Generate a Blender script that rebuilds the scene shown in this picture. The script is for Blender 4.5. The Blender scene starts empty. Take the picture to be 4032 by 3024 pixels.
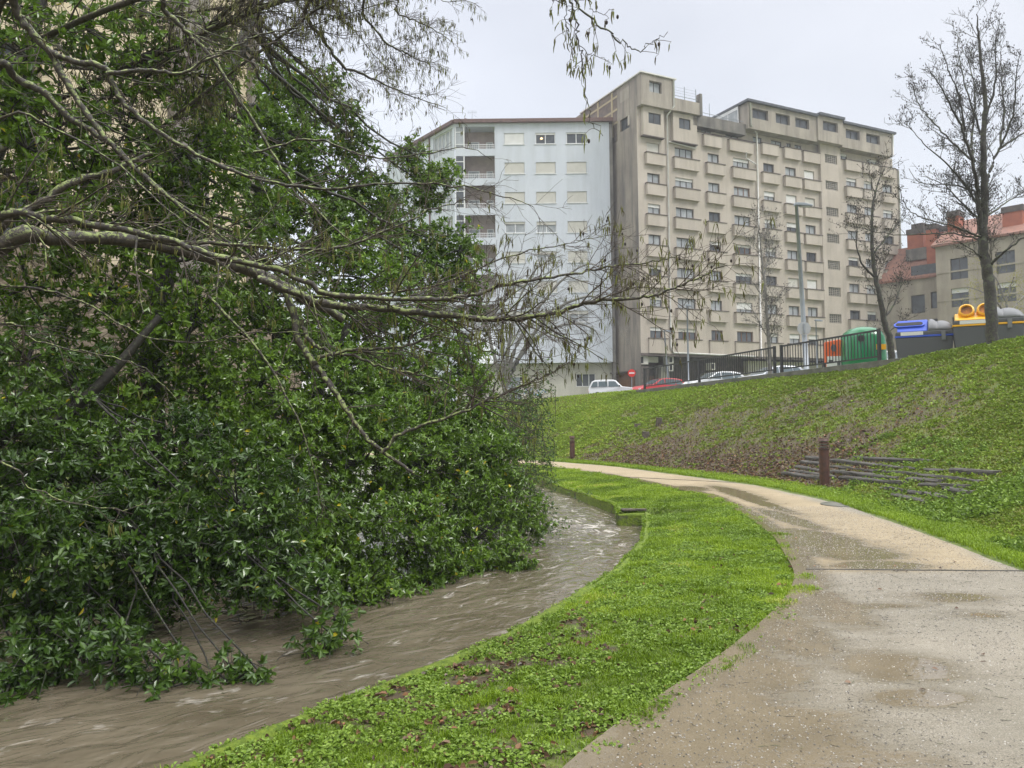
import bpy, math, random
import numpy as np
from mathutils import Vector, Matrix
random.seed(7); RNG = np.random.default_rng(11)
S = bpy.context.scene; COL = S.collection

# ------------------------------------------------------------------ camera
PITCH = math.radians(2.3); ROLL = 0.011; CZ = 1.55; FPX = 3010.0
fw = np.array([0, math.cos(PITCH), math.sin(PITCH)]); u0 = np.array([0, -math.sin(PITCH), math.cos(PITCH)]); r0 = np.array([1., 0, 0])
rt = math.cos(ROLL)*r0 - math.sin(ROLL)*u0; up = math.sin(ROLL)*r0 + math.cos(ROLL)*u0
cam_d = bpy.data.cameras.new('camera'); cam = bpy.data.objects.new('camera', cam_d); COL.objects.link(cam)
cam_d.sensor_width = 36; cam_d.lens = FPX/4032*36; cam_d.clip_end = 2000; cam_d.clip_start = 0.05
cam.matrix_world = Matrix(((rt[0], up[0], -fw[0], 0), (rt[1], up[1], -fw[1], 0), (rt[2], up[2], -fw[2], CZ), (0, 0, 0, 1)))
S.camera = cam

# ------------------------------------------------------------------ overcast sky, soft sun, exposure
SUN_EL = math.radians(52); SUN_AZ = math.radians(-60)
W = bpy.data.worlds.new('World'); S.world = W; W.use_nodes = True
nt = W.node_tree; nt.nodes.clear()
N = nt.nodes.new; L = nt.links.new
sky = N('ShaderNodeTexSky'); sky.sky_type = 'NISHITA'; sky.sun_disc = False; sky.sun_elevation = SUN_EL; sky.sun_rotation = SUN_AZ
bg1 = N('ShaderNodeBackground'); bg1.inputs[1].default_value = 0.05; L(sky.outputs[0], bg1.inputs[0])
tc = N('ShaderNodeTexCoord'); sep = N('ShaderNodeSeparateXYZ'); L(tc.outputs['Generated'], sep.inputs[0])
ramp = N('ShaderNodeValToRGB'); cr = ramp.color_ramp          # overcast sky: brighter towards the zenith
cr.elements[0].position = 0.0; cr.elements[0].color = (0.212, 0.210, 0.210, 1)
cr.elements[1].position = 1.0; cr.elements[1].color = (1.0, 1.0, 1.0, 1)
e = cr.elements.new(0.50); e.color = (0.222, 0.219, 0.219, 1)
e = cr.elements.new(0.72); e.color = (0.80, 0.80, 0.81, 1)
L(sep.outputs[2], ramp.inputs[0])
no = N('ShaderNodeTexNoise'); no.inputs['Scale'].default_value = 1.6; no.inputs['Detail'].default_value = 5
mp = N('ShaderNodeMapping'); mp.inputs['Scale'].default_value = (1, 1, 2.2); L(tc.outputs['Generated'], mp.inputs[0]); L(mp.outputs[0], no.inputs['Vector'])
mr = N('ShaderNodeMapRange'); mr.inputs[1].default_value = 0.3; mr.inputs[2].default_value = 0.7; mr.inputs[3].default_value = 0.82; mr.inputs[4].default_value = 1.12
L(no.outputs[0], mr.inputs[0])
vm = N('ShaderNodeVectorMath'); vm.operation = 'SCALE'; L(ramp.outputs[0], vm.inputs[0]); L(mr.outputs[0], vm.inputs['Scale'])
bg2 = N('ShaderNodeBackground'); bg2.inputs[1].default_value = 2.75; L(vm.outputs[0], bg2.inputs[0])
ad = N('ShaderNodeAddShader'); L(bg1.outputs[0], ad.inputs[0]); L(bg2.outputs[0], ad.inputs[1])
wo = N('ShaderNodeOutputWorld'); L(ad.outputs[0], wo.inputs[0])
sd = bpy.data.lights.new('sun', 'SUN'); sd.energy = 1.5; sd.angle = math.radians(16); sd.color = (1, 0.97, 0.92)
so = bpy.data.objects.new('sun', sd); COL.objects.link(so)
sdir = Vector((math.sin(SUN_AZ)*-1*math.cos(SUN_EL), -0.55*math.cos(SUN_EL), math.sin(SUN_EL)))
so.rotation_euler = sdir.to_track_quat('Z', 'Y').to_euler(); so.location = (0, 0, 40)
S.view_settings.view_transform = 'Standard'; S.view_settings.look = 'None'; S.view_settings.exposure = 0.18; S.view_settings.gamma = 1
S.cycles.max_bounces = 6; S.cycles.diffuse_bounces = 3; S.cycles.glossy_bounces = 3; S.cycles.transmission_bounces = 4
S.cycles.use_denoising = True

# ------------------------------------------------------------------ helpers
VX = 4032/2212.0
def ray(x, y): return fw + (x*VX-2016)/FPX*rt - (y*VX-1512)/FPX*up
def at(x, y, Y):
    d = ray(x, y); return np.array([0, 0, CZ]) + d*(Y/d[1])
def base_z(y): return -.0127*np.clip(y, -8, 45)
def on_path(x, y, dz=0):
    d = ray(x, y); t = (dz-CZ)/(d[2]+.0127*d[1]); return np.array([0, 0, CZ])+d*t

def lattice(seed):
    return np.random.default_rng(seed).random((128, 128))
LATS = [lattice(i) for i in range(6)]
def vnoise(x, y, sc, seed=0):
    x = np.asarray(x)*sc; y = np.asarray(y)*sc; G = LATS[seed]
    xi = np.floor(x).astype(int); yi = np.floor(y).astype(int); fx = x-xi; fy = y-yi
    fx = fx*fx*(3-2*fx); fy = fy*fy*(3-2*fy)
    a = G[xi % 128, yi % 128]; b = G[(xi+1) % 128, yi % 128]; c = G[xi % 128, (yi+1) % 128]; d = G[(xi+1) % 128, (yi+1) % 128]
    return (a*(1-fx)+b*fx)*(1-fy)+(c*(1-fx)+d*fx)*fy
def fbm(x, y, sc, seed=0, o=3):
    r = 0; w = 0
    for k in range(o):
        r = r+vnoise(np.asarray(x)+17.3*k, np.asarray(y)-9.1*k, sc*2**k, (seed+k) % 6)*.5**k; w += .5**k
    return r/w
def ss(a, b, x):
    t = np.clip((x-a)/(b-a), 0, 1); return t*t*(3-2*t)

def tag(o, label=None, cat=None, group=None, kind=None):
    if label: o['label'] = label
    if cat: o['category'] = cat
    if group: o['group'] = group
    if kind: o['kind'] = kind
    return o
def empty(name, loc=(0, 0, 0), rz=0):
    o = bpy.data.objects.new(name, None); COL.objects.link(o); o.location = loc; o.rotation_euler = (0, 0, rz); o.empty_display_size = .2
    return o
def mesh_np(name, V, F, mat, parent=None, smooth=False, attrs=None, k=4):
    """V (n,3), F (m,k) uniform polygons"""
    me = bpy.data.meshes.new(name); V = np.asarray(V, np.float32); F = np.asarray(F, np.int32)
    k = F.shape[1]
    me.vertices.add(len(V)); me.vertices.foreach_set('co', V.ravel())
    me.loops.add(F.size); me.loops.foreach_set('vertex_index', F.ravel())
    me.polygons.add(len(F)); me.polygons.foreach_set('loop_start', np.arange(0, F.size, k, dtype=np.int32))
    try: me.polygons.foreach_set('loop_total', np.full(len(F), k, np.int32))
    except Exception: pass
    me.polygons.foreach_set('use_smooth', np.full(len(F), smooth, bool))
    for nm, arr in (attrs or {}).items():
        a = me.attributes.new(nm, 'FLOAT', 'POINT'); a.data.foreach_set('value', np.asarray(arr, np.float32))
    me.update(calc_edges=True); me.validate()
    if mat: me.materials.append(mat)
    o = bpy.data.objects.new(name, me); COL.objects.link(o)
    if parent: put(o, parent)
    return o
def put(o, parent):
    def world(p): return (world(p.parent) @ p.matrix_parent_inverse @ p.matrix_basis) if p.parent else p.matrix_basis.copy()
    o.parent = parent; o.matrix_parent_inverse = world(parent).inverted()
class MB:
    """collects boxes, prisms and tubes in an optional local frame"""
    def __init__(s, O=(0, 0, 0), ex=(1, 0, 0), ey=(0, 1, 0), ez=(0, 0, 1)):
        s.v = []; s.f = []; s.m = []; s.O = np.array(O, float); s.B = np.array([ex, ey, ez], float); s.cur = 0
    def P(s, p): return tuple(s.O + np.array(p, float) @ s.B)
    def vert(s, p): s.v.append(s.P(p)); return len(s.v)-1
    def face(s, ids): s.f.append(tuple(ids)); s.m.append(s.cur)
    def quad(s, a, b, c, d): s.face([s.vert(a), s.vert(b), s.vert(c), s.vert(d)])
    def box(s, x0, x1, y0, y1, z0, z1):
        i = len(s.v)
        for z in (z0, z1):
            for (x, y) in ((x0, y0), (x1, y0), (x1, y1), (x0, y1)): s.v.append(s.P((x, y, z)))
        for q in ((3, 2, 1, 0), (4, 5, 6, 7), (0, 1, 5, 4), (1, 2, 6, 5), (2, 3, 7, 6), (3, 0, 4, 7)): s.face([i+k for k in q])
        return s
    def prism(s, poly, axis, a, b):
        """poly: 2d points; axis 0/1/2 = extrude axis"""
        n = len(poly); i = len(s.v)
        for t in (a, b):
            for (p, q) in poly:
                c = {0: (t, p, q), 1: (p, t, q), 2: (p, q, t)}[axis]; s.v.append(s.P(c))
        s.face([i+k for k in range(n)][::-1]); s.face([i+n+k for k in range(n)])
        for k in range(n): s.face([i+k, i+(k+1) % n, i+n+(k+1) % n, i+n+k])
        return s
    def tube(s, pts, rad, n=8, cap=True):
        pts = [np.array(s.P(p)) for p in pts]
        if np.isscalar(rad): rad = [rad]*len(pts)
        rings = []
        for j, p in enumerate(pts):
            t = pts[min(j+1, len(pts)-1)]-pts[max(j-1, 0)]; t = t/(np.linalg.norm(t)+1e-9)
            a = np.cross(t, (0, 0, 1) if abs(t[2]) < .9 else (1, 0, 0)); a /= np.linalg.norm(a); b = np.cross(t, a)
            r = []
            for k in range(n):
                th = 2*math.pi*k/n; s.v.append(tuple(p+rad[j]*(a*math.cos(th)+b*math.sin(th)))); r.append(len(s.v)-1)
            rings.append(r)
        for j in range(len(rings)-1):
            for k in range(n): s.face([rings[j][k], rings[j][(k+1) % n], rings[j+1][(k+1) % n], rings[j+1][k]])
        if cap: s.face(rings[0]); s.face(rings[-1][::-1])
        return s
    def lathe(s, prof, c=(0, 0, 0), n=16):
        rings = []
        for (r, z) in prof:
            rings.append([s.vert((c[0]+r*math.cos(2*math.pi*k/n), c[1]+r*math.sin(2*math.pi*k/n), c[2]+z)) for k in range(n)])
        for j in range(len(rings)-1):
            for k in range(n): s.face([rings[j][k], rings[j][(k+1) % n], rings[j+1][(k+1) % n], rings[j+1][k]])
        s.face(rings[0][::-1]); s.face(rings[-1]); return s
    def loft(s, rings, cap=True):
        R = [[s.vert(p) for p in r] for r in rings]; n = len(R[0])
        for j in range(len(R)-1):
            for k in range(n): s.face([R[j][k], R[j][(k+1) % n], R[j+1][(k+1) % n], R[j+1][k]])
        if cap: s.face(R[0][::-1]); s.face(R[-1])
        return s
    def build(s, name, mats, parent=None, smooth=False, bevel=0):
        me = bpy.data.meshes.new(name); me.from_pydata(s.v, [], s.f)
        if not isinstance(mats, (list, tuple)): mats = [mats]
        for m in mats: me.materials.append(m)
        me.polygons.foreach_set('material_index', s.m)
        me.polygons.foreach_set('use_smooth', [smooth]*len(s.f)); me.update()
        o = bpy.data.objects.new(name, me); COL.objects.link(o)
        if bevel:
            b = o.modifiers.new('b', 'BEVEL'); b.width = bevel; b.segments = 2; b.limit_method = 'ANGLE'; b.angle_limit = math.radians(40)
        if parent: put(o, parent)
        return o

# ------------------------------------------------------------------ materials
def newmat(name):
    m = bpy.data.materials.new(name); m.use_nodes = True; t = m.node_tree; b = t.nodes['Principled BSDF']; return m, t, b
def c4(c): return (c[0], c[1], c[2], 1)
def noise_node(t, scale, detail=4, vec=None, rough=.55):
    n = t.nodes.new('ShaderNodeTexNoise'); n.inputs['Scale'].default_value = scale; n.inputs['Detail'].default_value = detail; n.inputs['Roughness'].default_value = rough
    if vec: t.links.new(vec, n.inputs['Vector'])
    return n
def ramp_node(t, inp, stops):
    r = t.nodes.new('ShaderNodeValToRGB'); e = r.color_ramp.elements
    e[0].position = stops[0][0]; e[0].color = c4(stops[0][1]); e[1].position = stops[-1][0]; e[1].color = c4(stops[-1][1])
    for p, c in stops[1:-1]: x = e.new(p); x.color = c4(c)
    t.links.new(inp, r.inputs[0]); return r
def mixc(t, fac, a, b, mode='MIX'):
    m = t.nodes.new('ShaderNodeMix'); m.data_type = 'RGBA'; m.blend_type = mode
    for i, v in ((0, fac), (6, a), (7, b)):
        if hasattr(v, 'links') or hasattr(v, 'is_linked'): t.links.new(v, m.inputs[i])
        elif i == 0: m.inputs[0].default_value = v
        else: m.inputs[i].default_value = c4(v)
    return m.outputs[2]
def pos(t, scale=(1, 1, 1)):
    g = t.nodes.new('ShaderNodeNewGeometry'); m = t.nodes.new('ShaderNodeMapping'); m.inputs['Scale'].default_value = scale
    t.links.new(g.outputs['Position'], m.inputs[0]); return m.outputs[0]
def bump(t, b, h, st=.3, dist=.02):
    n = t.nodes.new('ShaderNodeBump'); n.inputs['Strength'].default_value = st; n.inputs['Distance'].default_value = dist
    t.links.new(h, n.inputs['Height']); t.links.new(n.outputs[0], b.inputs['Normal']); return n
def mat(name, c1, c2=None, scale=3, rough=.7, bmp=0, bscale=None, metal=0, streak=None, streak_amt=.5, dist=.02, lo=.35, hi=.65, spec=.5):
    m, t, b = newmat(name); b.inputs['Roughness'].default_value = rough; b.inputs['Metallic'].default_value = metal
    b.inputs['Specular IOR Level'].default_value = spec
    if c2 is None: c2 = tuple(min(1, v*.8) for v in c1)
    n = noise_node(t, scale, 6, pos(t)); r = ramp_node(t, n.outputs[0], [(lo, c1), (hi, c2)]); out = r.outputs[0]
    if streak:
        n2 = noise_node(t, 1.0, 7, pos(t, (1.1, 1.1, .12)), .65); r2 = ramp_node(t, n2.outputs[0], [(.44, (0, 0, 0)), (.68, (streak_amt,)*3)])
        out = mixc(t, r2.outputs[0], out, streak)
    t.links.new(out, b.inputs['Base Color'])
    if bmp: bump(t, b, noise_node(t, bscale or scale*6, 5, pos(t)).outputs[0], bmp, dist)
    return m
def attr(t, name):
    a = t.nodes.new('ShaderNodeAttribute'); a.attribute_name = name; return a.outputs['Fac']
def leafmat(name, stops, rough=.3, trans=.25, spec=.5, zvar=None):
    m, t, b = newmat(name); r = ramp_node(t, attr(t, 'rnd'), stops); b.inputs['Roughness'].default_value = rough; b.inputs['Specular IOR Level'].default_value = spec
    t.links.new(r.outputs[0], b.inputs['Base Color'])
    if trans:
        tr = t.nodes.new('ShaderNodeBsdfTranslucent'); t.links.new(r.outputs[0], tr.inputs[0])
        mx = t.nodes.new('ShaderNodeMixShader'); mx.inputs[0].default_value = trans
        t.links.new(b.outputs[0], mx.inputs[1]); t.links.new(tr.outputs[0], mx.inputs[2]); t.links.new(mx.outputs[0], t.nodes['Material Output'].inputs[0])
    return m
M = {}
M['beige'] = mat('beige_render', (.50, .44, .375), (.44, .385, .32), .45, .85, .15, 20, streak=(.25, .22, .18), streak_amt=.42)
M['beige_dirty'] = mat('beige_render_top', (.40, .355, .295), (.33, .29, .24), .6, .85, .15, 20, streak=(.16, .14, .12), streak_amt=.75)
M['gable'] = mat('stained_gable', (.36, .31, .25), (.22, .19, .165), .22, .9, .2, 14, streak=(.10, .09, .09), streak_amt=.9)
M['concrete_dark'] = mat('dirty_concrete', (.24, .22, .19), (.13, .12, .11), .8, .9, .3, 14, streak=(.07, .065, .06), streak_amt=.8)
M['rim'] = mat('parapet_rim', (.15, .12, .10), (.09, .075, .07), 3, .8)
M['white_wall'] = mat('pale_blue_render', (.60, .63, .675), (.56, .59, .64), .35, .8, .1, 18, streak=(.38, .40, .40), streak_amt=.35)
M['cream_low'] = mat('cream_ground_floor', (.58, .55, .48), (.5, .47, .41), .8, .85, streak=(.3, .28, .24), streak_amt=.4)
M['pink'] = mat('pinkish_brick', (.45, .36, .33), (.38, .30, .28), 2, .85)
M['tile_brown'] = mat('brown_tile', (.17, .095, .08), (.11, .07, .06), 3, .7, .4, 12)
M['pvc'] = mat('white_frame', (.74, .74, .73), (.68, .68, .67), 2, .45)
M['shutter'] = mat('white_shutter', (.70, .69, .66), (.62, .61, .58), 2, .6)
M['shutter_cream'] = mat('cream_shutter', (.56, .54, .48), (.5, .48, .42), 2, .6)
M['darkframe'] = mat('dark_window_frame', (.075, .065, .06), (.05, .045, .042), 3, .5)
M['woodframe'] = mat('brown_wooden_frame', (.22, .10, .045), (.14, .06, .03), 6, .55)
M['curtain'] = mat('net_curtain', (.42, .44, .45), (.30, .32, .33), 1.7, .35, streak=(.16, .17, .18), streak_amt=.5)
M['glass_dark'] = mat('dark_glass', (.05, .055, .06), (.11, .12, .13), .8, .12)
M['roof_dark'] = mat('dark_roof_edge', (.09, .10, .11), (.055, .06, .07), 2, .45)
M['pipe'] = mat('white_pipe', (.72, .71, .68), (.6, .58, .54), 2, .5)
M['stone_dark'] = mat('dark_stone_cladding', (.11, .09, .075), (.055, .045, .04), 3, .8, .4, 9)
M['aircon'] = mat('aircon_casing', (.62, .60, .54), (.55, .53, .47), 3, .5)
M['door_wood'] = mat('brown_door', (.20, .10, .055), (.13, .065, .035), 3, .6, streak=(.07, .04, .03), streak_amt=.5)
M['grille'] = mat('concrete_grille', (.36, .33, .28), (.28, .26, .22), 3, .8)
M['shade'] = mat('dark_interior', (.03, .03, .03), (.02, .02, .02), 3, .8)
M['sandstone'] = mat('sandstone_blocks', (.40, .35, .28), (.32, .275, .215), .5, .85, .3, 10, streak=(.19, .165, .135), streak_amt=.5)
M['brick'] = mat('orange_brick', (.38, .12, .06), (.30, .09, .05), 1.2, .85, .3, 10)
M['rooftile'] = mat('red_rooftile', (.30, .14, .095), (.19, .10, .07), 2.5, .75, .5, 10)
M['metal_grey'] = mat('galvanised_pole', (.33, .36, .39), (.27, .30, .33), 2, .45, metal=.3)
M['metal_black'] = mat('black_painted_steel', (.018, .018, .02), (.03, .028, .028), 5, .45)
M['corten'] = mat('rusty_steel', (.115, .05, .035), (.06, .032, .027), 9, .55, .3, 30)
M['rubber'] = mat('rubber', (.02, .02, .02), (.03, .03, .03), 5, .7)
M['kerb'] = mat('concrete_kerb', (.16, .155, .13), (.09, .095, .07), 3, .85, .4, 20)
M['asphalt'] = mat('asphalt', (.06, .06, .062), (.085, .085, .085), 2, .5, .3, 40)
M['sleeper'] = mat('weathered_timber', (.095, .087, .073), (.045, .042, .036), 7, .75, .5, 30, dist=.01)
M['stump'] = mat('old_wood', (.14, .115, .09), (.07, .06, .05), 8, .85, .6, 30)
M['cream_wall'] = mat('cream_render', (.70, .60, .42), (.64, .54, .37), .8, .85, .2, 25, streak=(.30, .25, .17), streak_amt=.5)
M['grey_pil'] = mat('grey_pilaster', (.25, .22, .19), (.18, .16, .14), 1, .85)

def simple(name, c, rough=.4, metal=0, coat=0):
    m, t, b = newmat(name); b.inputs['Base Color'].default_value = c4(c); b.inputs['Roughness'].default_value = rough; b.inputs['Metallic'].default_value = metal
    b.inputs['Coat Weight'].default_value = coat; b.inputs['Coat Roughness'].default_value = .1
    n = noise_node(t, 4, 3, pos(t)); mrn = t.nodes.new('ShaderNodeMapRange'); mrn.inputs[3].default_value = rough*.8; mrn.inputs[4].default_value = min(1, rough*1.25)
    t.links.new(n.outputs[0], mrn.inputs[0]); t.links.new(mrn.outputs[0], b.inputs['Roughness']); return m
M['car_white'] = simple('white_car_paint', (.72, .73, .73), .3, 0, .6)
M['car_red'] = simple('red_car_paint', (.55, .02, .03), .3, 0, .6)
M['car_silver'] = simple('silver_car_paint', (.5, .52, .55), .3, .3, .6)
M['car_glass'] = simple('car_glass', (.10, .13, .14), .06)
M['lamp_glass'] = simple('lamp_glass', (.6, .6, .58), .15)
M['green_bin'] = simple('green_fibreglass', (.018, .20, .075), .22, 0, .3)
M['orange'] = simple('orange_plastic', (.72, .12, .02), .45)
M['white_lbl'] = simple('white_panel', (.7, .7, .68), .5)
M['grey_bin'] = simple('dark_grey_plastic', (.085, .088, .092), .5)
M['lightgrey'] = simple('light_grey_plastic', (.17, .175, .18), .45)
M['blue'] = simple('blue_plastic', (.03, .085, .50), .35)
M['yellow'] = simple('yellow_plastic', (.82, .42, .015), .35)
M['sign_red'] = simple('red_sign', (.62, .03, .02), .4)
M['sign_back'] = simple('sign_back', (.40, .42, .43), .45, .2)
def graffito():
    return simple('blue_spray_paint', (.12, .35, .62), .6)
M['spray'] = graffito()
m, t, b = newmat('warm_lamp'); b.inputs['Emission Color'].default_value = (1, .6, .25, 1); b.inputs['Emission Strength'].default_value = 4; M['warm'] = m

# lichen-covered bark
def bark(name, dark, dark2, lich, amt, sc=22):
    m, t, b = newmat(name); p = pos(t)
    n1 = noise_node(t, sc*2, 5, p); base = ramp_node(t, n1.outputs[0], [(.35, dark), (.65, dark2)])
    n2 = noise_node(t, sc, 6, p, .7); msk = ramp_node(t, n2.outputs[0], [(amt, (0, 0, 0)), (amt+.05, (1, 1, 1))])
    g = t.nodes.new('ShaderNodeNewGeometry'); sp = t.nodes.new('ShaderNodeSeparateXYZ'); t.links.new(g.outputs['Normal'], sp.inputs[0])
    mr = t.nodes.new('ShaderNodeMapRange'); mr.inputs[1].default_value = -.25; mr.inputs[2].default_value = .35; t.links.new(sp.outputs[2], mr.inputs[0])
    mu = t.nodes.new('ShaderNodeMath'); mu.operation = 'MULTIPLY'; t.links.new(msk.outputs[0], mu.inputs[0]); t.links.new(mr.outputs[0], mu.inputs[1])
    t.links.new(mixc(t, mu.outputs[0], base.outputs[0], lich), b.inputs['Base Color']); b.inputs['Roughness'].default_value = .6
    bump(t, b, n2.outputs[0], .8, .01); return m
M['bark_lichen'] = bark('lichen_bark', (.022, .018, .014), (.062, .048, .036), (.24, .29, .09), .50)
M['bark_twig'] = bark('twig_bark', (.045, .030, .024), (.085, .062, .042), (.20, .24, .09), .60)
M['bark_dark'] = bark('dark_wet_bark', (.018, .016, .013), (.04, .035, .028), (.10, .13, .05), .56)
M['bark_grey'] = bark('grey_bark', (.075, .068, .058), (.12, .11, .095), (.15, .18, .09), .5, 14)
M['bark_bare'] = bark('bare_tree_bark', (.028, .024, .021), (.055, .046, .04), (.10, .12, .05), .50, 10)
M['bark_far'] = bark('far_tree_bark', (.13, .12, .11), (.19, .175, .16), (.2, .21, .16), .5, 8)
M['catkin'] = leafmat('catkins', [(0, (.07, .05, .02)), (.5, (.12, .125, .03)), (1, (.20, .22, .05))], .6, .1, .3)
M['cone'] = mat('alder_cones', (.02, .014, .012), (.035, .022, .02), 20, .7)
M['laurel'] = leafmat('evergreen_leaves', [(0, (.018, .044, .007)), (.4, (.052, .108, .014)), (.8, (.125, .22, .028)), (.96, (.20, .31, .04)), (.985, (.50, .42, .03))], .24, .22, .7)
M['laurel2'] = leafmat('evergreen_leaves_light', [(0, (.026, .055, .007)), (.35, (.085, .16, .016)), (.75, (.20, .33, .035)), (.95, (.32, .45, .06)), (.985, (.6, .5, .04))], .24, .28, .7)
M['bramble'] = leafmat('bramble_leaves', [(0, (.03, .07, .015)), (.6, (.08, .15, .03)), (1, (.15, .22, .04))], .5, .2)
M['grass'] = leafmat('grass_blades', [(0, (.10, .17, .012)), (.45, (.21, .32, .02)), (.85, (.33, .46, .035)), (1, (.50, .50, .12))], .4, .35, .35)
M['weed'] = leafmat('weed_leaves', [(0, (.10, .17, .02)), (.5, (.20, .31, .04)), (1, (.33, .45, .09))], .4, .25, .4)
M['weed_slope'] = leafmat('slope_leaves', [(0, (.11, .155, .02)), (.5, (.21, .30, .035)), (.9, (.32, .44, .055)), (1, (.40, .40, .07))], .5, .2, .3)
M['deadleaf'] = leafmat('dead_leaves', [(0, (.055, .032, .02)), (.5, (.13, .075, .045)), (.85, (.22, .13, .07)), (1, (.36, .18, .09))], .4, .05)
M['willow'] = leafmat('young_leaves', [(0, (.22, .22, .03)), (1, (.38, .36, .06))], .6, .3)
# ------------------------------------------------------------------ terrain
def fn(tab):
    ys = np.array([p[0] for p in tab], float); xs = np.array([p[1] for p in tab], float)
    def f(y): return np.interp(y, ys, xs)
    return f
def smoothfn(tab):
    ys = np.arange(tab[0][0], tab[-1][0], .25); raw = fn(tab)(ys); k = np.hanning(9); k /= k.sum()
    pad = np.pad(raw, 4, mode='edge'); pad[:4] = raw[0]-(ys[1]-ys[0])*0; sm = np.convolve(pad, k, 'valid'); sm[:4] = raw[:4]; sm[-4:] = raw[-4:]
    return lambda y: np.interp(y, ys, sm)
edge_a = [(-8, -8.5), (-5, -7), (0, -4), (2, -2.9), (3.83, -1.7), (4.54, -1.25), (5.74, -.38), (6.45, .05), (7.45, .55), (8.97, 1.2), (11.07, 1.85), (12.85, 2.2), (14.2, 2.42)]
edge_b = [(14.201, 1.95), (16.1, 2.14), (18.3, 1.78), (23, 1.0), (28, -.6), (34, -4), (45, -13), (60, -26), (110, -70)]
Efn = fn(edge_a+edge_b)
PLf = smoothfn([(-8, -3.5), (-5, -2.5), (0, -1), (2, -.3), (3.51, .26), (4.16, .71), (4.92, 1.31), (5.65, 1.79), (6.64, 2.42), (7.84, 2.98), (8.92, 3.24), (10.35, 3.61), (12.97, 3.99), (16.3, 4.2), (18.8, 3.76), (24, 2.78), (28.9, 1.26), (33, -1.2), (45, -10.5), (60, -23), (110, -65)])
PRf = smoothfn([(-8, 3.2), (-5, 3.6), (0, 4.2), (5, 4.85), (8, 5.29), (9, 5.47), (10, 5.64), (12.2, 5.95), (15.1, 6.22), (18.8, 6.0), (21.9, 5.2), (27.4, 3.8), (30.4, 2.4), (32.2, 1.4), (36, -2), (45, -8.7), (60, -21), (110, -63)])
Tf = smoothfn([(-8, 4.6), (0, 5.1), (9, 6.0), (11.1, 6.5), (13.7, 6.7), (16.5, 6.95), (20, 6.5), (23.6, 5.5), (31.3, 2.6), (33.6, 1.6), (38, -1.5), (45, -7.6), (60, -20), (110, -62)])
Uf = smoothfn([(-8, 25.5), (0, 22.2), (10, 18.1), (20.6, 13.85), (25, 12.15), (38, 6.7), (42, 4.68), (45, 1.73), (50, -3), (60, -14), (110, -58)])
zUf = fn([(-8, 3.9), (20.6, 3.5), (24.0, 3.22), (24.6, 3.04), (30, 2.91), (38, 2.60), (38.8, 2.68), (42, 2.66), (45, 2.45), (50, 2.3), (60, 2.7), (70, 3.0), (110, 3.0)])
def bank_z(x, y):
    b = base_z(y); t = np.clip((PLf(y)-x)/np.maximum(PLf(y)-Efn(y), .3), 0, 1)
    z = b - .02 - .13*t**1.6 + .035*(fbm(x, y, 1.3, 1)-.5) + .05*ss(0, .3, t)*(fbm(x, y, .6, 2)-.5)
    # small eroded ditch running in from the step in the river wall
    d = np.abs(y-(14.12+.12*(vnoise(x, y, 2, 3)-.5)))
    z = z-.26*ss(.20, .03, d)*ss(3.5, 2.9, x)*ss(1.9, 2.1, x)
    z = z+.08*np.exp(-((y-14.45)/.22)**2)*ss(3.3, 2.7, x)*ss(1.6, 2.0, x)
    return z
def slope_z(x, y):
    b = base_z(y); T = Tf(y); U = Uf(y); t = np.clip((x-T)/(U-T), 0, 1.0)
    f = .5*t+.5*ss(-.15, 1.08, t)-.5*ss(-.15, 1.08, 0)*(1-t); f = np.clip(f, 0, 1)
    z = b+(zUf(y)-b)*f + .10*(fbm(x, y, .45, 3)-.5)*np.minimum(1, t*6)*np.minimum(1, (1-t)*6) + .05*(fbm(x, y, 2.2, 4)-.5)*np.minimum(1, t*8)*np.minimum(1, (1-t)*10+.2)
    over = np.clip(x-U, 0, 60); tgt = np.interp(y, [20, 30, 50, 60, 75], [3.3, 3.0, 2.72, 2.62, 2.95])
    return np.where(x > U, zUf(y)+(tgt-zUf(y))*ss(3, 12, over), z)
def ground_z(x, y):
    x = np.asarray(x, float); y = np.asarray(y, float)
    z = np.where(x < PLf(y), bank_z(x, y), base_z(y)-.01)
    verge = base_z(y)+.02+.03*(fbm(x, y, 1.5, 1)-.4)
    z = np.where((x >= PRf(y)) & (x < Tf(y)), verge, z)
    return np.where(x >= Tf(y), slope_z(x, y), z)
def rows(a):
    out = []
    for (y0, y1, st) in a: out += list(np.arange(y0, y1-1e-6, st))
    return np.array(out)
YR = rows([(-8, 2, .5), (2, 14, .08), (14, 15, .04), (15, 26, .12), (26, 50, .3), (50, 110, 2)])
def strip(cols_fn, yr):
    X = np.stack([cols_fn(y) for y in yr]); Y = np.repeat(yr[:, None], X.shape[1], 1); return X, Y
def grid_faces(r, c):
    i = np.arange(r-1)[:, None]*c+np.arange(c-1)[None]; i = i.ravel(); return np.stack([i, i+1, i+c+1, i+c], 1)
def gcols(y):
    E, a, b, T, U = Efn(y), PLf(y), PRf(y), Tf(y), Uf(y)
    return np.concatenate([np.linspace(E, a, 44), np.linspace(a, b, 12)[1:], np.linspace(b, T, 8)[1:], T+(U-T)*np.linspace(0, 1, 90)[1:], U+np.linspace(0, 1, 22)[1:]**2*95])
X, Y = strip(gcols, YR); Z = ground_z(X, Y)
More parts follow.
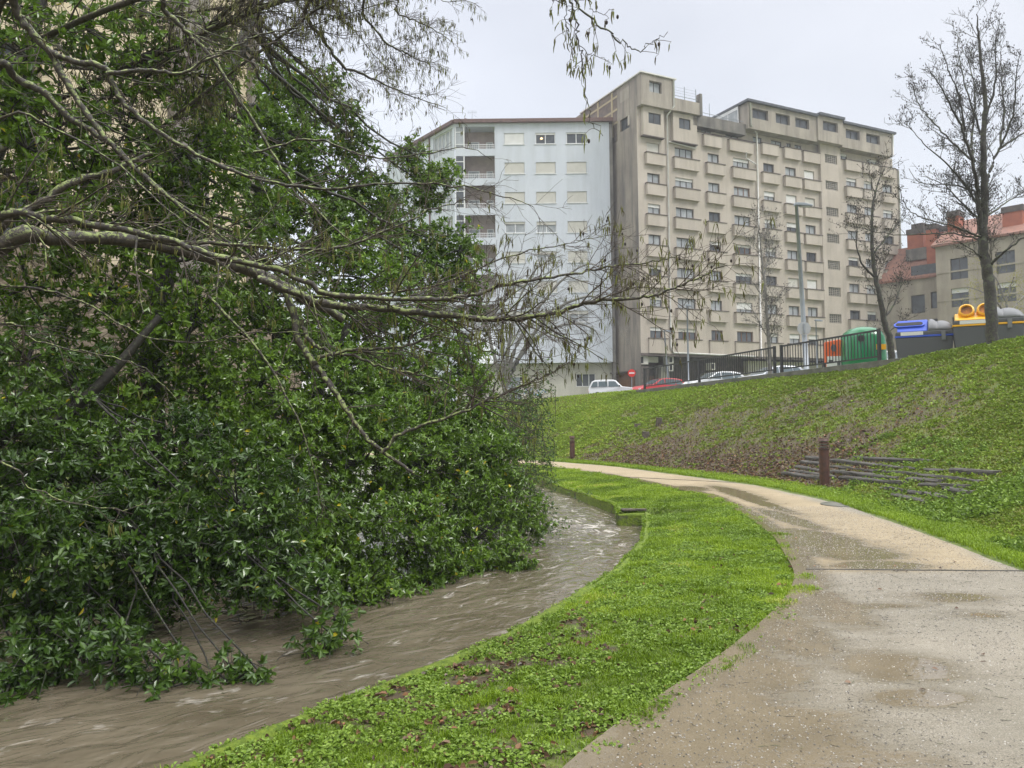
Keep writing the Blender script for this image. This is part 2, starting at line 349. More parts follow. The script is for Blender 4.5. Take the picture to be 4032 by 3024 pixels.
# what covers the soil: 0 bare soil / leaf litter ... 1 green
def slope_cover(x, y):
    t = np.clip((x-Tf(y))/(Uf(y)-Tf(y)), 0, 1)
    g = .52+.42*(fbm(x, y, .55, 2)-.5)+.55*(fbm(x, y, 2.2, 5)-.5)
    g = g+.06+.34*ss(18, 12.5, y)+.25*ss(20, 15, y)*ss(.25, .6, t)          # lush nearest the camera
    g = g+.32*ss(.80, 1.0, t)*ss(40, 26, y)
    g = g-.25*ss(.40, .05, t)*ss(14, 18, y)*ss(33, 28, y)-.24*ss(.95, .35, t)*ss(15, 20, y)*ss(36, 29, y)                 # leaf litter at the toe
    g = g+.8*ss(35, 40, y)*ss(.25, .7, t)+.5*ss(38, 42, y)
    return np.clip(g, 0, 1)
def bank_cover(x, y):
    t = np.clip((PLf(y)-x)/np.maximum(PLf(y)-Efn(y), .3), 0, 1)
    g = .84+.45*(fbm(x, y, 1.1, 4)-.5)+.50*(fbm(x, y, 6, 3)-.5)
    g = g-.60*ss(8.5, 4.6, y)*ss(.30, .75, t)*ss(.30, .70, fbm(x, y, 5, 0))-.16*ss(5.0, 3.4, y)-.35*ss(10, 5, y)*ss(.50, .68, fbm(x, y, 4, 5))
    return np.clip(g, 0, 1)
COV = np.where(X >= Tf(Y), slope_cover(X, Y), np.where(X < PLf(Y), bank_cover(X, Y), .85))
MULCH = np.where(X >= Tf(Y), ss(.55, .1, np.clip((X-Tf(Y))/(Uf(Y)-Tf(Y)), 0, 1))*ss(12, 16, Y)*ss(34, 28, Y)*(.2+.6*fbm(X, Y, .8, 1)), .35*ss(6.5, 4.5, Y))
m, t, b = newmat('soil_and_moss'); p = pos(t)
soil = ramp_node(t, noise_node(t, 14, 6, p, .7).outputs[0], [(.35, (.045, .034, .018)), (.65, (.115, .088, .042))])
mulch = ramp_node(t, noise_node(t, 30, 4, p, .7).outputs[0], [(.35, (.045, .027, .015)), (.6, (.12, .078, .042))])
green = ramp_node(t, noise_node(t, 9, 5, p, .7).outputs[0], [(.3, (.06, .10, .015)), (.55, (.13, .18, .025)), (.75, (.20, .21, .04))])
mx1 = mixc(t, attr(t, 'mulch'), soil.outputs[0], mulch.outputs[0])
nn = noise_node(t, 11, 7, p, .75); a2 = t.nodes.new('ShaderNodeMath'); a2.operation = 'ADD'; t.links.new(nn.outputs[0], a2.inputs[0]); t.links.new(attr(t, 'cover'), a2.inputs[1])
mk = ramp_node(t, a2.outputs[0], [(.78, (0, 0, 0)), (1.10, (1, 1, 1))])
t.links.new(mixc(t, mk.outputs[0], mx1, green.outputs[0]), b.inputs['Base Color']); b.inputs['Roughness'].default_value = .75
bump(t, b, noise_node(t, 40, 5, p, .7).outputs[0], .8, .03); M['soil'] = m
g_o = mesh_np('ground', np.stack([X.ravel(), Y.ravel(), Z.ravel()], 1), grid_faces(*X.shape), M['soil'], smooth=True, attrs={'cover': COV.ravel(), 'mulch': MULCH.ravel()})
tag(g_o, kind='structure')
# wide ground sheet far below, out to the horizon
mesh_np('terrain', [(-900, -300, -2.2), (900, -300, -2.2), (900, 1500, -2.2), (-900, 1500, -2.2)], [(0, 1, 2, 3)], M['soil'], attrs={'cover': [.6]*4, 'mulch': [0]*4})['kind'] = 'structure'
# road at the top, laid 5 mm above the ground
ry = rows([(8, 60, 2), (60, 71, 1)])
def rcols(y): return Uf(y)+np.where(y < 45, 2.6, 4.5)+np.linspace(0, 1, 20)**1.3*34
X2, Y2 = strip(rcols, ry); mesh_np('road', np.stack([X2.ravel(), Y2.ravel(), (slope_z(X2, Y2)+.02).ravel()], 1), grid_faces(*X2.shape), M['asphalt'])['kind'] = 'structure'

# ------------------------------------------------------------------ gravel path with puddles
yp = rows([(-8, 2, .4), (2, 12, .05), (12, 26, .1), (26, 45, .4)])
def pcols(y): return PLf(y)-.10+(PRf(y)-PLf(y)+.18)*np.linspace(0, 1, 70)
X, Y = strip(pcols, yp)
u = (X-PLf(Y))/(PRf(Y)-PLf(Y)); u = np.clip(u, 0, 1)
Zp = base_z(Y)+.004+.012*(fbm(X, Y, .8, 3)-.5)*ss(0, .1, u)
def blob(cx, cy, rx, ry_, ang=0):
    c, s = math.cos(ang), math.sin(ang); dx = X-cx; dy = Y-cy
    return np.exp(-(((dx*c+dy*s)/rx)**2+((-dx*s+dy*c)/ry_)**2))
wet = np.zeros_like(X)
def addp(vx, vy, rx, ry_, amp=1, ang=0):
    global wet
    p_ = on_path(vx, vy); wet = np.maximum(wet, amp*blob(p_[0], p_[1], rx, ry_, ang))
for a_ in [(1760, 1165, .50, 1.0, 1.2), (1835, 1195, .55, .55, 1.1), (1900, 1222, .5, .3, 1.0), (1700, 1120, .22, 1.5, 1.0), (1640, 1085, .2, 2.0, .9), (1590, 1065, .35, 2.2, .8),
           (1765, 1300, .28, .8, 1.1), (1700, 1370, .30, .6, 1.1), (1600, 1450, .38, .4, 1.15), (1500, 1530, .45, .4, 1.2), (1420, 1620, .55, .4, 1.2), (1600, 1560, .5, .28, 1.1), (1720, 1600, .35, .2, 1.0),
           (1930, 1440, .35, .32, 1.0), (1985, 1510, .28, .14, 1.1), (2060, 1292, .38, .22, .8), (1860, 1310, .6, .12, .72), (1480, 1056, .8, 1.0, .7), (2120, 1330, .3, .15, .6), (1800, 1640, .5, .12, .8)]:
    addp(*a_)
wet = np.maximum(wet, .66*ss(.20, 0, u)*ss(30, 20, Y)); wet += .10*(fbm(X*.5, Y*1.6, 1.2, 4)-.5)+.12*ss(5.2, 3.6, Y)*ss(.6, .1, u)
tanness = ss(7.7, 8.1, Y)*ss(1.0, .82, u+.25*(fbm(X, Y, .5, 2)-.5))
m, t, b = newmat('gravel'); p = pos(t)
g1 = ramp_node(t, noise_node(t, 120, 3, p, .8).outputs[0], [(.30, (.10, .09, .07)), (.45, (.27, .25, .20)), (.60, (.39, .365, .305)), (.75, (.53, .50, .43))])
g2 = ramp_node(t, noise_node(t, 90, 3, p, .8).outputs[0], [(.3, (.23, .18, .11)), (.5, (.41, .34, .22)), (.7, (.50, .43, .30))])
big = ramp_node(t, noise_node(t, .9, 5, pos(t, (1, 1, 1)), .6).outputs[0], [(.3, (.80, .77, .72)), (.7, (1.05, 1.0, .96))])
dry = mixc(t, 1, mixc(t, attr(t, 'tan'), g1.outputs[0], g2.outputs[0]), big.outputs[0], 'MULTIPLY')
a1 = t.nodes.new('ShaderNodeMath'); a1.operation = 'MULTIPLY_ADD'; nz = noise_node(t, 4.5, 7, pos(t, (.55, 1.5, 1)), .72); t.links.new(nz.outputs[0], a1.inputs[0]); a1.inputs[1].default_value = 1.0
t.links.new(attr(t, 'wet'), a1.inputs[2])
msk = ramp_node(t, a1.outputs[0], [(.74, (0, 0, 0)), (1.12, (1, 1, 1))])
mud = ramp_node(t, noise_node(t, 3, 5, p).outputs[0], [(.3, (.18, .135, .08)), (.7, (.31, .24, .15))])
mudg = mixc(t, .38, mud.outputs[0], g1.outputs[0])
damp = ramp_node(t, a1.outputs[0], [(.50, (1, 1, 1)), (.85, (.68, .66, .60))]); t.links.new(mixc(t, 1, mixc(t, msk.outputs[0], dry, mudg), damp.outputs[0], 'MULTIPLY'), b.inputs['Base Color'])
rr = t.nodes.new('ShaderNodeMapRange'); rr.inputs[3].default_value = .62; rr.inputs[4].default_value = .06; t.links.new(msk.outputs[0], rr.inputs[0]); t.links.new(rr.outputs[0], b.inputs['Roughness'])
# bump: stones where dry, faint rain ripples where wet
st = noise_node(t, 85, 3, p, .8); rp = noise_node(t, 22, 2, p)
inv = t.nodes.new('ShaderNodeMath'); inv.operation = 'SUBTRACT'; inv.inputs[0].default_value = 1; t.links.new(msk.outputs[0], inv.inputs[1])
h1 = t.nodes.new('ShaderNodeMath'); h1.operation = 'MULTIPLY'; t.links.new(st.outputs[0], h1.inputs[0]); t.links.new(inv.outputs[0], h1.inputs[1])
h2 = t.nodes.new('ShaderNodeMath'); h2.operation = 'MULTIPLY_ADD'; t.links.new(rp.outputs[0], h2.inputs[0]); h2.inputs[1].default_value = .12; t.links.new(h1.outputs[0], h2.inputs[2])
bump(t, b, h2.outputs[0], .9, .012); M['gravel'] = m
tag(mesh_np('path', np.stack([X.ravel(), Y.ravel(), Zp.ravel()], 1), grid_faces(*X.shape), m, smooth=True, attrs={'wet': wet.ravel(), 'tan': tanness.ravel()}), kind='structure')

# ------------------------------------------------------------------ river
RW = 5.2
def Lf(y): return Efn(y)-RW-.6*np.sin(y*.35)+.3*ss(12, 15, y)
yw = rows([(-8, 2, .4), (2, 30, .05), (30, 60, .5), (60, 110, 3)])
Es = smoothfn(edge_a+edge_b)
def wcols(y): e_ = Efn(y); return e_-np.linspace(0, 1, 110)*(RW+1.2)
X, Y = strip(wcols, yw)
dE = np.gradient(Es(yw), yw); dirx = dE/np.sqrt(1+dE**2); diry = 1/np.sqrt(1+dE**2)
Xr = Es(Y)-X; sarc = np.concatenate([[0], np.cumsum(np.hypot(np.diff(Es(yw)), np.diff(yw)))])
SU = np.repeat(sarc[:, None], X.shape[1], 1); AV = Xr*diry[:, None]
def wh(s, a): return .045*(fbm(s*.55+a*.2, a*1.5, 1.0, 0, 4)-.5)+.018*(fbm(s*1.5-a*.5, a*3.2, 1.6, 3, 3)-.5)+.02*np.abs(fbm(s*.3, a*.9+3, 1, 5, 2)-.5)
turb = .45+.9*np.exp(-(((Y-14.6)/1.6)**2+((AV-1.2)/1.4)**2))+.5*ss(7, 11, Y)
Zw = base_z(Y)*1.0-.345+wh(SU, AV)*turb*1.25
m, t, b = newmat('muddy_water')
cx = t.nodes.new('ShaderNodeCombineXYZ'); t.links.new(attr(t, 'su'), cx.inputs[0]); t.links.new(attr(t, 'av'), cx.inputs[1])
mpn = t.nodes.new('ShaderNodeMapping'); mpn.inputs['Scale'].default_value = (1.0, 1.7, 1); t.links.new(cx.outputs[0], mpn.inputs[0])
w1 = noise_node(t, 1.2, 6, mpn.outputs[0], .6); w1.inputs['Distortion'].default_value = .8
bc = ramp_node(t, w1.outputs[0], [(.3, (.11, .090, .060)), (.7, (.18, .152, .108))])
mp2 = t.nodes.new('ShaderNodeMapping'); mp2.inputs['Scale'].default_value = (1.0, 1.9, 1); t.links.new(cx.outputs[0], mp2.inputs[0])
w2 = noise_node(t, 3.0, 6, mp2.outputs[0], .62); w2.inputs['Distortion'].default_value = 1.0
aa = t.nodes.new('ShaderNodeMath'); aa.operation = 'ADD'; t.links.new(w2.outputs[0], aa.inputs[0]); t.links.new(attr(t, 'foam'), aa.inputs[1])
fm = ramp_node(t, aa.outputs[0], [(.64, (0, 0, 0)), (.80, (.8, .8, .8))])
t.links.new(mixc(t, fm.outputs[0], bc.outputs[0], (.58, .54, .48)), b.inputs['Base Color'])
rm = t.nodes.new('ShaderNodeMapRange'); rm.inputs[3].default_value = .05; rm.inputs[4].default_value = .55; t.links.new(fm.outputs[0], rm.inputs[0]); t.links.new(rm.outputs[0], b.inputs['Roughness'])
mp3 = t.nodes.new('ShaderNodeMapping'); mp3.inputs['Scale'].default_value = (1, 1.5, 1); t.links.new(cx.outputs[0], mp3.inputs[0]); w3 = noise_node(t, 3.2, 3, mp3.outputs[0], .45); w3.inputs['Distortion'].default_value = .8; bump(t, b, w3.outputs[0], .8, .06)
foam = .045+.09*np.exp(-(((Y-14.4)/1.1)**2+((AV-.9)/.9)**2))+.05*ss(8, 12, Y)+.06*np.exp(-((Y-10.3)/.8)**2-((AV-2.2)/1.0)**2)
tag(mesh_np('river_water', np.stack([X.ravel(), Y.ravel(), Zw.ravel()], 1), grid_faces(*X.shape)[:, ::-1], m, smooth=True, attrs={'su': SU.ravel(), 'av': AV.ravel(), 'foam': foam.ravel()}), kind='structure')

# far bank
yb = rows([(-8, 40, .4), (40, 110, 3)])
def bcols(y): return Lf(y)-np.linspace(0, 1, 40)**1.6*34
X, Y = strip(bcols, yb); dd = Lf(Y)-X
Zb = base_z(Y)-.75+.6*ss(0, 1.0, dd)+.9*ss(.8, 5, dd)+.25*(fbm(X, Y, .7, 2)-.5)
tag(mesh_np('far_bank', np.stack([X.ravel(), Y.ravel(), Zb.ravel()], 1), grid_faces(*X.shape)[:, ::-1], M['soil'], smooth=True, attrs={'cover': (.35+.3*fbm(X, Y, .8, 1)).ravel(), 'mulch': np.full(X.size, .7)}), kind='structure')
def far_z(x, y): d = Lf(y)-x; return float(base_z(y)-.75+.6*ss(0, 1.0, d)+.9*ss(.8, 5, d))

# mossy river wall along the near bank (two lengths, with the step between them)
m, t, b = newmat('mossy_wall'); p = pos(t)
wst = ramp_node(t, noise_node(t, 6, 5, p).outputs[0], [(.3, (.05, .045, .035)), (.7, (.13, .12, .09))])
ms = ramp_node(t, noise_node(t, 20, 5, p, .7).outputs[0], [(.3, (.06, .11, .01)), (.7, (.23, .31, .025))])
g = t.nodes.new('ShaderNodeNewGeometry'); sp = t.nodes.new('ShaderNodeSeparateXYZ'); t.links.new(g.outputs['Normal'], sp.inputs[0])
nz = noise_node(t, 3.5, 5, p, .7); a3 = t.nodes.new('ShaderNodeMath'); a3.operation = 'MULTIPLY_ADD'; t.links.new(sp.outputs[2], a3.inputs[0]); a3.inputs[1].default_value = .5; t.links.new(nz.outputs[0], a3.inputs[2])
mk = ramp_node(t, a3.outputs[0], [(.40, (0, 0, 0)), (.56, (1, 1, 1))])
t.links.new(mixc(t, mk.outputs[0], wst.outputs[0], ms.outputs[0]), b.inputs['Base Color']); b.inputs['Roughness'].default_value = .85
bump(t, b, noise_node(t, 35, 5, p, .7).outputs[0], 1, .03); M['mosswall'] = m
def river_wall(tab, y0, y1, lab):
    ys = np.arange(y0, y1+1e-6, .1); f = fn(tab); xs = f(ys); dx = np.gradient(xs, ys); nrm = np.stack([-np.ones_like(dx), dx], 1); nrm /= np.linalg.norm(nrm, axis=1)[:, None]
    prof = [(.0, -1.4), (.02, -.10), (0, -.03), (-.02, .004), (-.05, .004), (-.08, -.01), (-.13, -.06)]
    V_ = []
    for i, y in enumerate(ys):
        zt = float(bank_z(np.array(xs[i]+.25), np.array(y))) + .01*math.sin(y*5)+.015*float(vnoise(y, 0, 3, 1))
        if abs(y-14.12) < .3: zt = float(base_z(y)-.10)
        for (o_, h_) in prof:
            w = .03*(float(vnoise(y, h_*7+o_*9, 4, 2))-.5) if h_ > -1 else 0
            V_.append((xs[i]+nrm[i, 0]*(o_+w), y+nrm[i, 1]*(o_+w), zt+h_+w*.5))
    o = mesh_np('river_wall', V_, grid_faces(len(ys), len(prof)), M['mosswall'], smooth=True)
    return tag(o, lab, 'river wall', 'mossy walls holding the near bank')
river_wall(edge_a, -2, 14.2, 'low mossy wall edging the grass in the foreground up to the step in the bank')
river_wall(edge_b, 14.22, 34, 'bright moss-topped bank wall beyond the step, running back to the bushes')
# end face of the step
mb = MB(); zt = float(base_z(14.2))-.10
mb.box(1.92, 2.46, 14.17, 14.42, -1.5, zt-.02)
tag(mb.build('stone_step', M['mosswall'], bevel=.03), 'dark squared stone block where the river wall steps out, grass on its top', 'stone block')
tag(MB((2.02, 14.25, zt+.02), (.995, .1, 0), (-.1, .995, 0)).box(0, .46, 0, .17, 0, .035).build('timber_edge', M['stump'], bevel=.006), 'weathered plank lying on the grassy step in the river wall', 'plank')
# ------------------------------------------------------------------ leaf and blade scatter
def unit(v): return v/(np.linalg.norm(v, axis=-1, keepdims=True)+1e-9)
def leaf_mesh(name, P, D, Nn, ln, wd, mat_, parent=None, rnd=None, fold=.25, bend=.15, kind=None):
    """P base points, D directions, Nn leaf normals, ln lengths, wd widths; each leaf is two folded quads"""
    n = len(P); D = unit(D); Sd = unit(np.cross(D, Nn)); Nn = np.cross(Sd, D); ln = ln[:, None]; wd = wd[:, None]
    b0 = P; tip = P+D*ln-Nn*ln*bend
    m1 = P+D*ln*.33+Nn*ln*.02; m2 = P+D*ln*.72-Nn*ln*bend*.5
    R1 = m1+Sd*wd*.46+Nn*wd*fold; R2 = m2+Sd*wd*.42+Nn*wd*fold; L1 = m1-Sd*wd*.46+Nn*wd*fold; L2 = m2-Sd*wd*.42+Nn*wd*fold
    V_ = np.stack([b0, R1, R2, tip, L2, L1], 1).reshape(-1, 3); i = np.arange(n)[:, None]*6
    F_ = np.concatenate([i+np.array([[0, 1, 2, 3]]), i+np.array([[0, 3, 4, 5]])], 0)
    if rnd is None: rnd = RNG.random(n)
    o = mesh_np(name, V_, F_, mat_, parent, attrs={'rnd': np.repeat(rnd, 6)})
    if kind: o['kind'] = kind
    return o
def blade_mesh(name, P, ln, wd, mat_, rnd, lean=.5, parent=None):
    n = len(P); th = RNG.random(n)*2*np.pi; Dh = np.stack([np.cos(th), np.sin(th), np.zeros(n)], 1); Sd = np.stack([-np.sin(th), np.cos(th), np.zeros(n)], 1)
    lf = (RNG.random(n)*lean)[:, None]; upv = np.array([[0, 0, 1.]]); l = ln[:, None]; w = wd[:, None]
    mid = P+upv*l*.55+Dh*l*lf*.3; tip = P+upv*l*(1-.35*lf)+Dh*l*lf
    V_ = np.stack([P-Sd*w*.5, P+Sd*w*.5, mid+Sd*w*.4, mid-Sd*w*.4, tip], 1).reshape(-1, 3); i = np.arange(n)[:, None]*5
    F_ = np.concatenate([i+np.array([[0, 1, 2]]), i+np.array([[0, 2, 3]]), i+np.array([[3, 2, 4]])], 0)
    return mesh_np(name, V_, F_, mat_, parent, attrs={'rnd': np.repeat(rnd, 5)})
def rand_dirs(n, zlo=-1, zhi=1):
    z = RNG.uniform(zlo, zhi, n); a = RNG.random(n)*2*np.pi; r = np.sqrt(np.maximum(0, 1-z*z)); return np.stack([r*np.cos(a), r*np.sin(a), z], 1)
def scatter(n, y0, y1, xlo, xhi, dens):
    """points between two lines, thinned by dens(x,y); denser near the camera"""
    u_ = RNG.random(n); y = y0*(y1/y0)**u_ if y0 > 0 else y0+(y1-y0)*u_
    x = xlo(y)+(xhi(y)-xlo(y))*RNG.random(n)
    k = RNG.random(n) < dens(x, y); return x[k], y[k]
# grass on the near bank
def bank_pts(n, y0, y1, th_fn, over=.10):
    x, y = scatter(n, y0, y1, lambda y: Efn(y)-.04, lambda y: PLf(y)+over*1.0, th_fn); z = ground_z(np.minimum(x, PLf(y)-.02), y)
    return np.stack([x, y, z-.005], 1)
def grass_d(x, y): c = bank_cover(x, y); e_ = (x-PLf(y)+.6*(fbm(x, y, 1.8, 3)-.42)+.2*(fbm(x, y, 9, 1)-.5)); return ss(.30, .95, c)*ss(.12, -.02, e_)
P = bank_pts(380000, 2.6, 30, grass_d, .30); nz = fbm(P[:, 0], P[:, 1], 1.2, 5); clump = fbm(P[:, 0], P[:, 1], 5, 2)
dist = np.clip(P[:, 1], 3, 30)
ln = (.014+.05*ss(.45, .75, clump)*RNG.random(len(P))+.022*RNG.random(len(P)))*(.9+.02*dist); wd = .0032+.00075*dist
tag(blade_mesh('grass', P, ln, wd, M['grass'], np.clip(1.5*(nz-.5)+.32+.4*RNG.random(len(P)), 0, 1), .9), kind='stuff')
# verge on the far side of the path
x, y = scatter(120000, 5, 40, lambda y: PRf(y)-.10, lambda y: Tf(y)+.15, lambda x, y: ss(-.12, .04, x-PRf(y)+.12*(fbm(x, y, 3, 1)-.5))*.9)
P = np.stack([x, y, ground_z(np.maximum(x, PRf(y)+.02), y)-.005], 1); nz = fbm(x, y, 1.2, 2)
tag(blade_mesh('grass', P, .025+.04*RNG.random(len(P))+.001*P[:, 1], .004+.00075*P[:, 1], M['grass'], np.clip(.5*nz+.5*RNG.random(len(P)), 0, 1), .9), kind='stuff')
# bright grass on the far crest of the slope
x, y = scatter(60000, 33, 52, lambda y: Tf(y), lambda y: Uf(y)+1.5, lambda x, y: ss(.35, .9, slope_cover(x, y)))
P = np.stack([x, y, ground_z(x, y)-.01], 1)
tag(blade_mesh('grass', P, .05+.07*RNG.random(len(P)), .035+.02*RNG.random(len(P)), M['grass'], np.clip(.35+.5*RNG.random(len(P)), 0, 1), .9), kind='stuff')
# round-leaved weeds in the near bank
def weed_d(x, y): n_ = fbm(x, y, 4.0, 1); return ss(.44, .62, n_+.10*ss(6.5, 4.5, y)+.05*ss(.4, .9, (PLf(y)-x)/np.maximum(PLf(y)-Efn(y), .3)))*ss(.15, -.05, x-PLf(y)+.6*(fbm(x, y, 1.8, 3)-.42))*ss(.15, .35, bank_cover(x, y)+.12)
P0 = bank_pts(20000, 2.6, 16, weed_d, .25); k = 6
P = np.repeat(P0, k, 0); n = len(P); D = rand_dirs(n, .05, .55); h = RNG.random(n)*.03
P = P+D*np.array([[1, 1, 0]])*.012+np.stack([h*0, h*0, h], 1)
Nn = rand_dirs(n, .6, 1)
tag(leaf_mesh('weeds', P, D, Nn, .014+.013*RNG.random(n)+.0010*P[:, 1], .009+.007*RNG.random(n)+.0007*P[:, 1], M['weed'], rnd=np.clip(np.repeat(RNG.random(len(P0)), k)*.5+.5*RNG.random(n), 0, 1)), kind='stuff')
# ground cover on the slope
def steps_m(x, y): return 1-.5*ss(12.2, 13.2, y)*ss(20.5, 19, y)*ss(.34, .24, (x-Tf(y))/(Uf(y)-Tf(y)))
def sl_d(x, y): return (ss(.30, .75, slope_cover(x, y))*.95+.03)*steps_m(x, y)
x, y = scatter(60000, 7.5, 40, lambda y: Tf(y)-.1, lambda y: Uf(y)+.7, sl_d)
P0 = np.stack([x, y, ground_z(x, y)-.01], 1); k = 6; P = np.repeat(P0, k, 0)+RNG.normal(0, .035, (len(P0)*k, 3))*np.array([[1, 1, .2]])
n = len(P); D = rand_dirs(n, .0, .8); sz = .022+.0024*P[:, 1]+.02*RNG.random(n)
yel = ss(26, 34, P[:, 1])*.25
tag(leaf_mesh('ground_cover', P, D, rand_dirs(n, .3, 1), sz, sz*.62, M['weed_slope'], rnd=np.clip(.5*fbm(P[:, 0], P[:, 1], .7, 3)+.5*RNG.random(n)-.05+yel, 0, 1)), kind='stuff')
x, y = scatter(150000, 7.5, 44, lambda y: Tf(y)-.1, lambda y: Uf(y)-.1, lambda x, y: .25+.7*ss(.15, .6, slope_cover(x, y)+.2*(fbm(x, y, 3, 1)-.5)))
P = np.stack([x, y, ground_z(x, y)-.008], 1)
tag(blade_mesh('grass', P, (.02+.03*RNG.random(len(P)))*(1+.03*y), .010+.0011*y, leafmat('dry_grass', [(0, (.10, .10, .02)), (.5, (.20, .22, .035)), (1, (.34, .31, .08))], .5, .2, .3), np.clip(.6*fbm(x, y, 1.5, 4)+.4*RNG.random(len(P)), 0, 1), 1.2), kind='stuff')
# taller leafy weeds near the foot of the slope on the right
x, y = scatter(9000, 7.5, 19, lambda y: Tf(y)-.25, lambda y: Tf(y)+2.6, lambda x, y: ss(.5, .66, fbm(x, y, 1.1, 3)+.08*ss(14, 9, y))*steps_m(x, y)**2)
P0 = np.stack([x, y, ground_z(x, y)], 1); k = 9; P = np.repeat(P0, k, 0)+RNG.normal(0, .04, (len(P0)*k, 3))*np.array([[1, 1, .9]]); P[:, 2] = np.maximum(P[:, 2], np.repeat(P0[:, 2], k)); n = len(P)
tag(leaf_mesh('leafy_weeds', P, rand_dirs(n, -.1, .8), rand_dirs(n, .3, 1), .045+.04*RNG.random(n), .03+.02*RNG.random(n), M['weed'], rnd=RNG.random(n)*.75), kind='stuff')
# fallen leaves: litter at the toe and scattered on the bank
x, y = scatter(34000, 12, 34, lambda y: Tf(y)-.15, lambda y: Tf(y)+.8*(Uf(y)-Tf(y)), lambda x, y: ss(.50, .08, slope_cover(x, y)+.15*(vnoise(x, y, 3, 2)-.5))*(.25+.75*ss(.45, .08, (x-Tf(y))/(Uf(y)-Tf(y)))))
P = np.stack([x, y, ground_z(x, y)+.012], 1); n = len(P)
tag(leaf_mesh('leaf_litter', P, rand_dirs(n, -.2, .25), rand_dirs(n, .5, 1), .05+.05*RNG.random(n), .04+.03*RNG.random(n), M['deadleaf'], fold=.3), kind='stuff')
x, y = scatter(4200, 2.8, 13, lambda y: Efn(y)+.1, lambda y: PLf(y)-.1, lambda x, y: .05+.85*ss(.7, .4, bank_cover(x, y)))
P = np.stack([x, y, ground_z(x, y)+.012], 1); n = len(P)
tag(leaf_mesh('fallen_leaves', P, rand_dirs(n, -.1, .35), rand_dirs(n, .5, 1), .022+.04*RNG.random(n), .015+.024*RNG.random(n), M['deadleaf'], fold=.4, rnd=RNG.random(n)**1.0), kind='stuff')
# pebbles and little twigs on the path
x, y = scatter(60000, 2.8, 14, lambda y: PLf(y)+.02, lambda y: PRf(y)-.02, lambda x, y: .9+0*x)
n = len(x); c = np.stack([x, y, base_z(y)+.006], 1); s_ = (.0015+.0035*RNG.random(n)**3)[:, None]*(1+.03*y[:, None]); A_ = rand_dirs(n, -.2, .2); B_ = np.cross(A_, [[0, 0, 1.]]); U_ = np.array([[0, 0, 1.]])
V_ = np.stack([c+A_*s_*1.5, c+B_*s_, c-A_*s_*1.3, c-B_*s_*1.1, c+U_*s_*.9], 1).reshape(-1, 3); i = np.arange(n)[:, None]*5
F_ = np.concatenate([i+np.array([[a_, b_, 4]]) for a_, b_ in ((0, 1), (1, 2), (2, 3), (3, 0))], 0)
pm = leafmat('pebbles', [(0, (.05, .045, .04)), (.3, (.16, .145, .12)), (.8, (.36, .33, .28)), (1, (.55, .52, .47))], .5, 0)
tag(mesh_np('gravel', V_, F_[:, ::-1], pm, attrs={'rnd': np.repeat(RNG.random(n), 5)}), kind='stuff')

# a few wet twigs and leaves lying on the gravel are added after the tube class
class TB:
    """many tapered tubes in one mesh"""
    def __init__(s): s.v = []; s.f = []; s.n = 0; s.r = []
    def add(s, pts, rads, k=5, rv=None):
        pts = np.asarray(pts, float); m_ = len(pts); T_ = np.gradient(pts, axis=0); T_ = unit(T_)
        ref = np.where(np.abs(T_[:, 2:3]) < .9, np.array([[0, 0, 1.]]), np.array([[1., 0, 0]])); a = unit(np.cross(T_, ref)); b_ = np.cross(T_, a)
        th = np.arange(k)*2*np.pi/k; ring = pts[:, None]+np.asarray(rads)[:, None, None]*(a[:, None]*np.cos(th)[None, :, None]+b_[:, None]*np.sin(th)[None, :, None])
        s.v.append(ring.reshape(-1, 3)); i = np.arange(m_-1)[:, None]*k+np.arange(k)[None]; j = np.arange(m_-1)[:, None]*k+(np.arange(k)[None]+1) % k
        s.f.append(s.n+np.stack([i, j, j+k, i+k], -1).reshape(-1, 4)); s.n += m_*k
        if rv is not None: s.r.append(np.full(m_*k, rv))
    def build(s, name, mat_, parent=None):
        if not s.v: return None
        at_ = {'rnd': np.concatenate(s.r)} if s.r else None
        return mesh_np(name, np.concatenate(s.v), np.concatenate(s.f), mat_, parent, smooth=True, attrs=at_)
def catmull(P_, n=6):
    P_ = np.asarray(P_, float); Q = np.vstack([2*P_[0]-P_[1], P_, 2*P_[-1]-P_[-2]]); out = []
    for i in range(1, len(Q)-2):
        for tt in np.linspace(0, 1, n, endpoint=False):
            a, b_, c_, d = Q[i-1], Q[i], Q[i+1], Q[i+2]
            out.append(.5*((2*b_)+(-a+c_)*tt+(2*a-5*b_+4*c_-d)*tt**2+(-a+3*b_-3*c_+d)*tt**3))
    out.append(Q[-2]); return np.array(out)
def wander(p, d, L_, n, wob, grav=0, rng=random):
    pts = [np.array(p, float)]; d = np.array(d, float); d /= np.linalg.norm(d); st_ = L_/n
    for i in range(n):
        d = d+np.array([rng.gauss(0, wob), rng.gauss(0, wob), rng.gauss(0, wob)+grav]); d /= np.linalg.norm(d); pts.append(pts[-1]+d*st_)
    return np.array(pts), d
def side_dir(tg, ang, rng=random):
    a = np.cross(tg, [rng.gauss(0, 1), rng.gauss(0, 1), rng.gauss(0, 1)]); a /= np.linalg.norm(a)+1e-9
    return tg*math.cos(ang)+a*math.sin(ang)
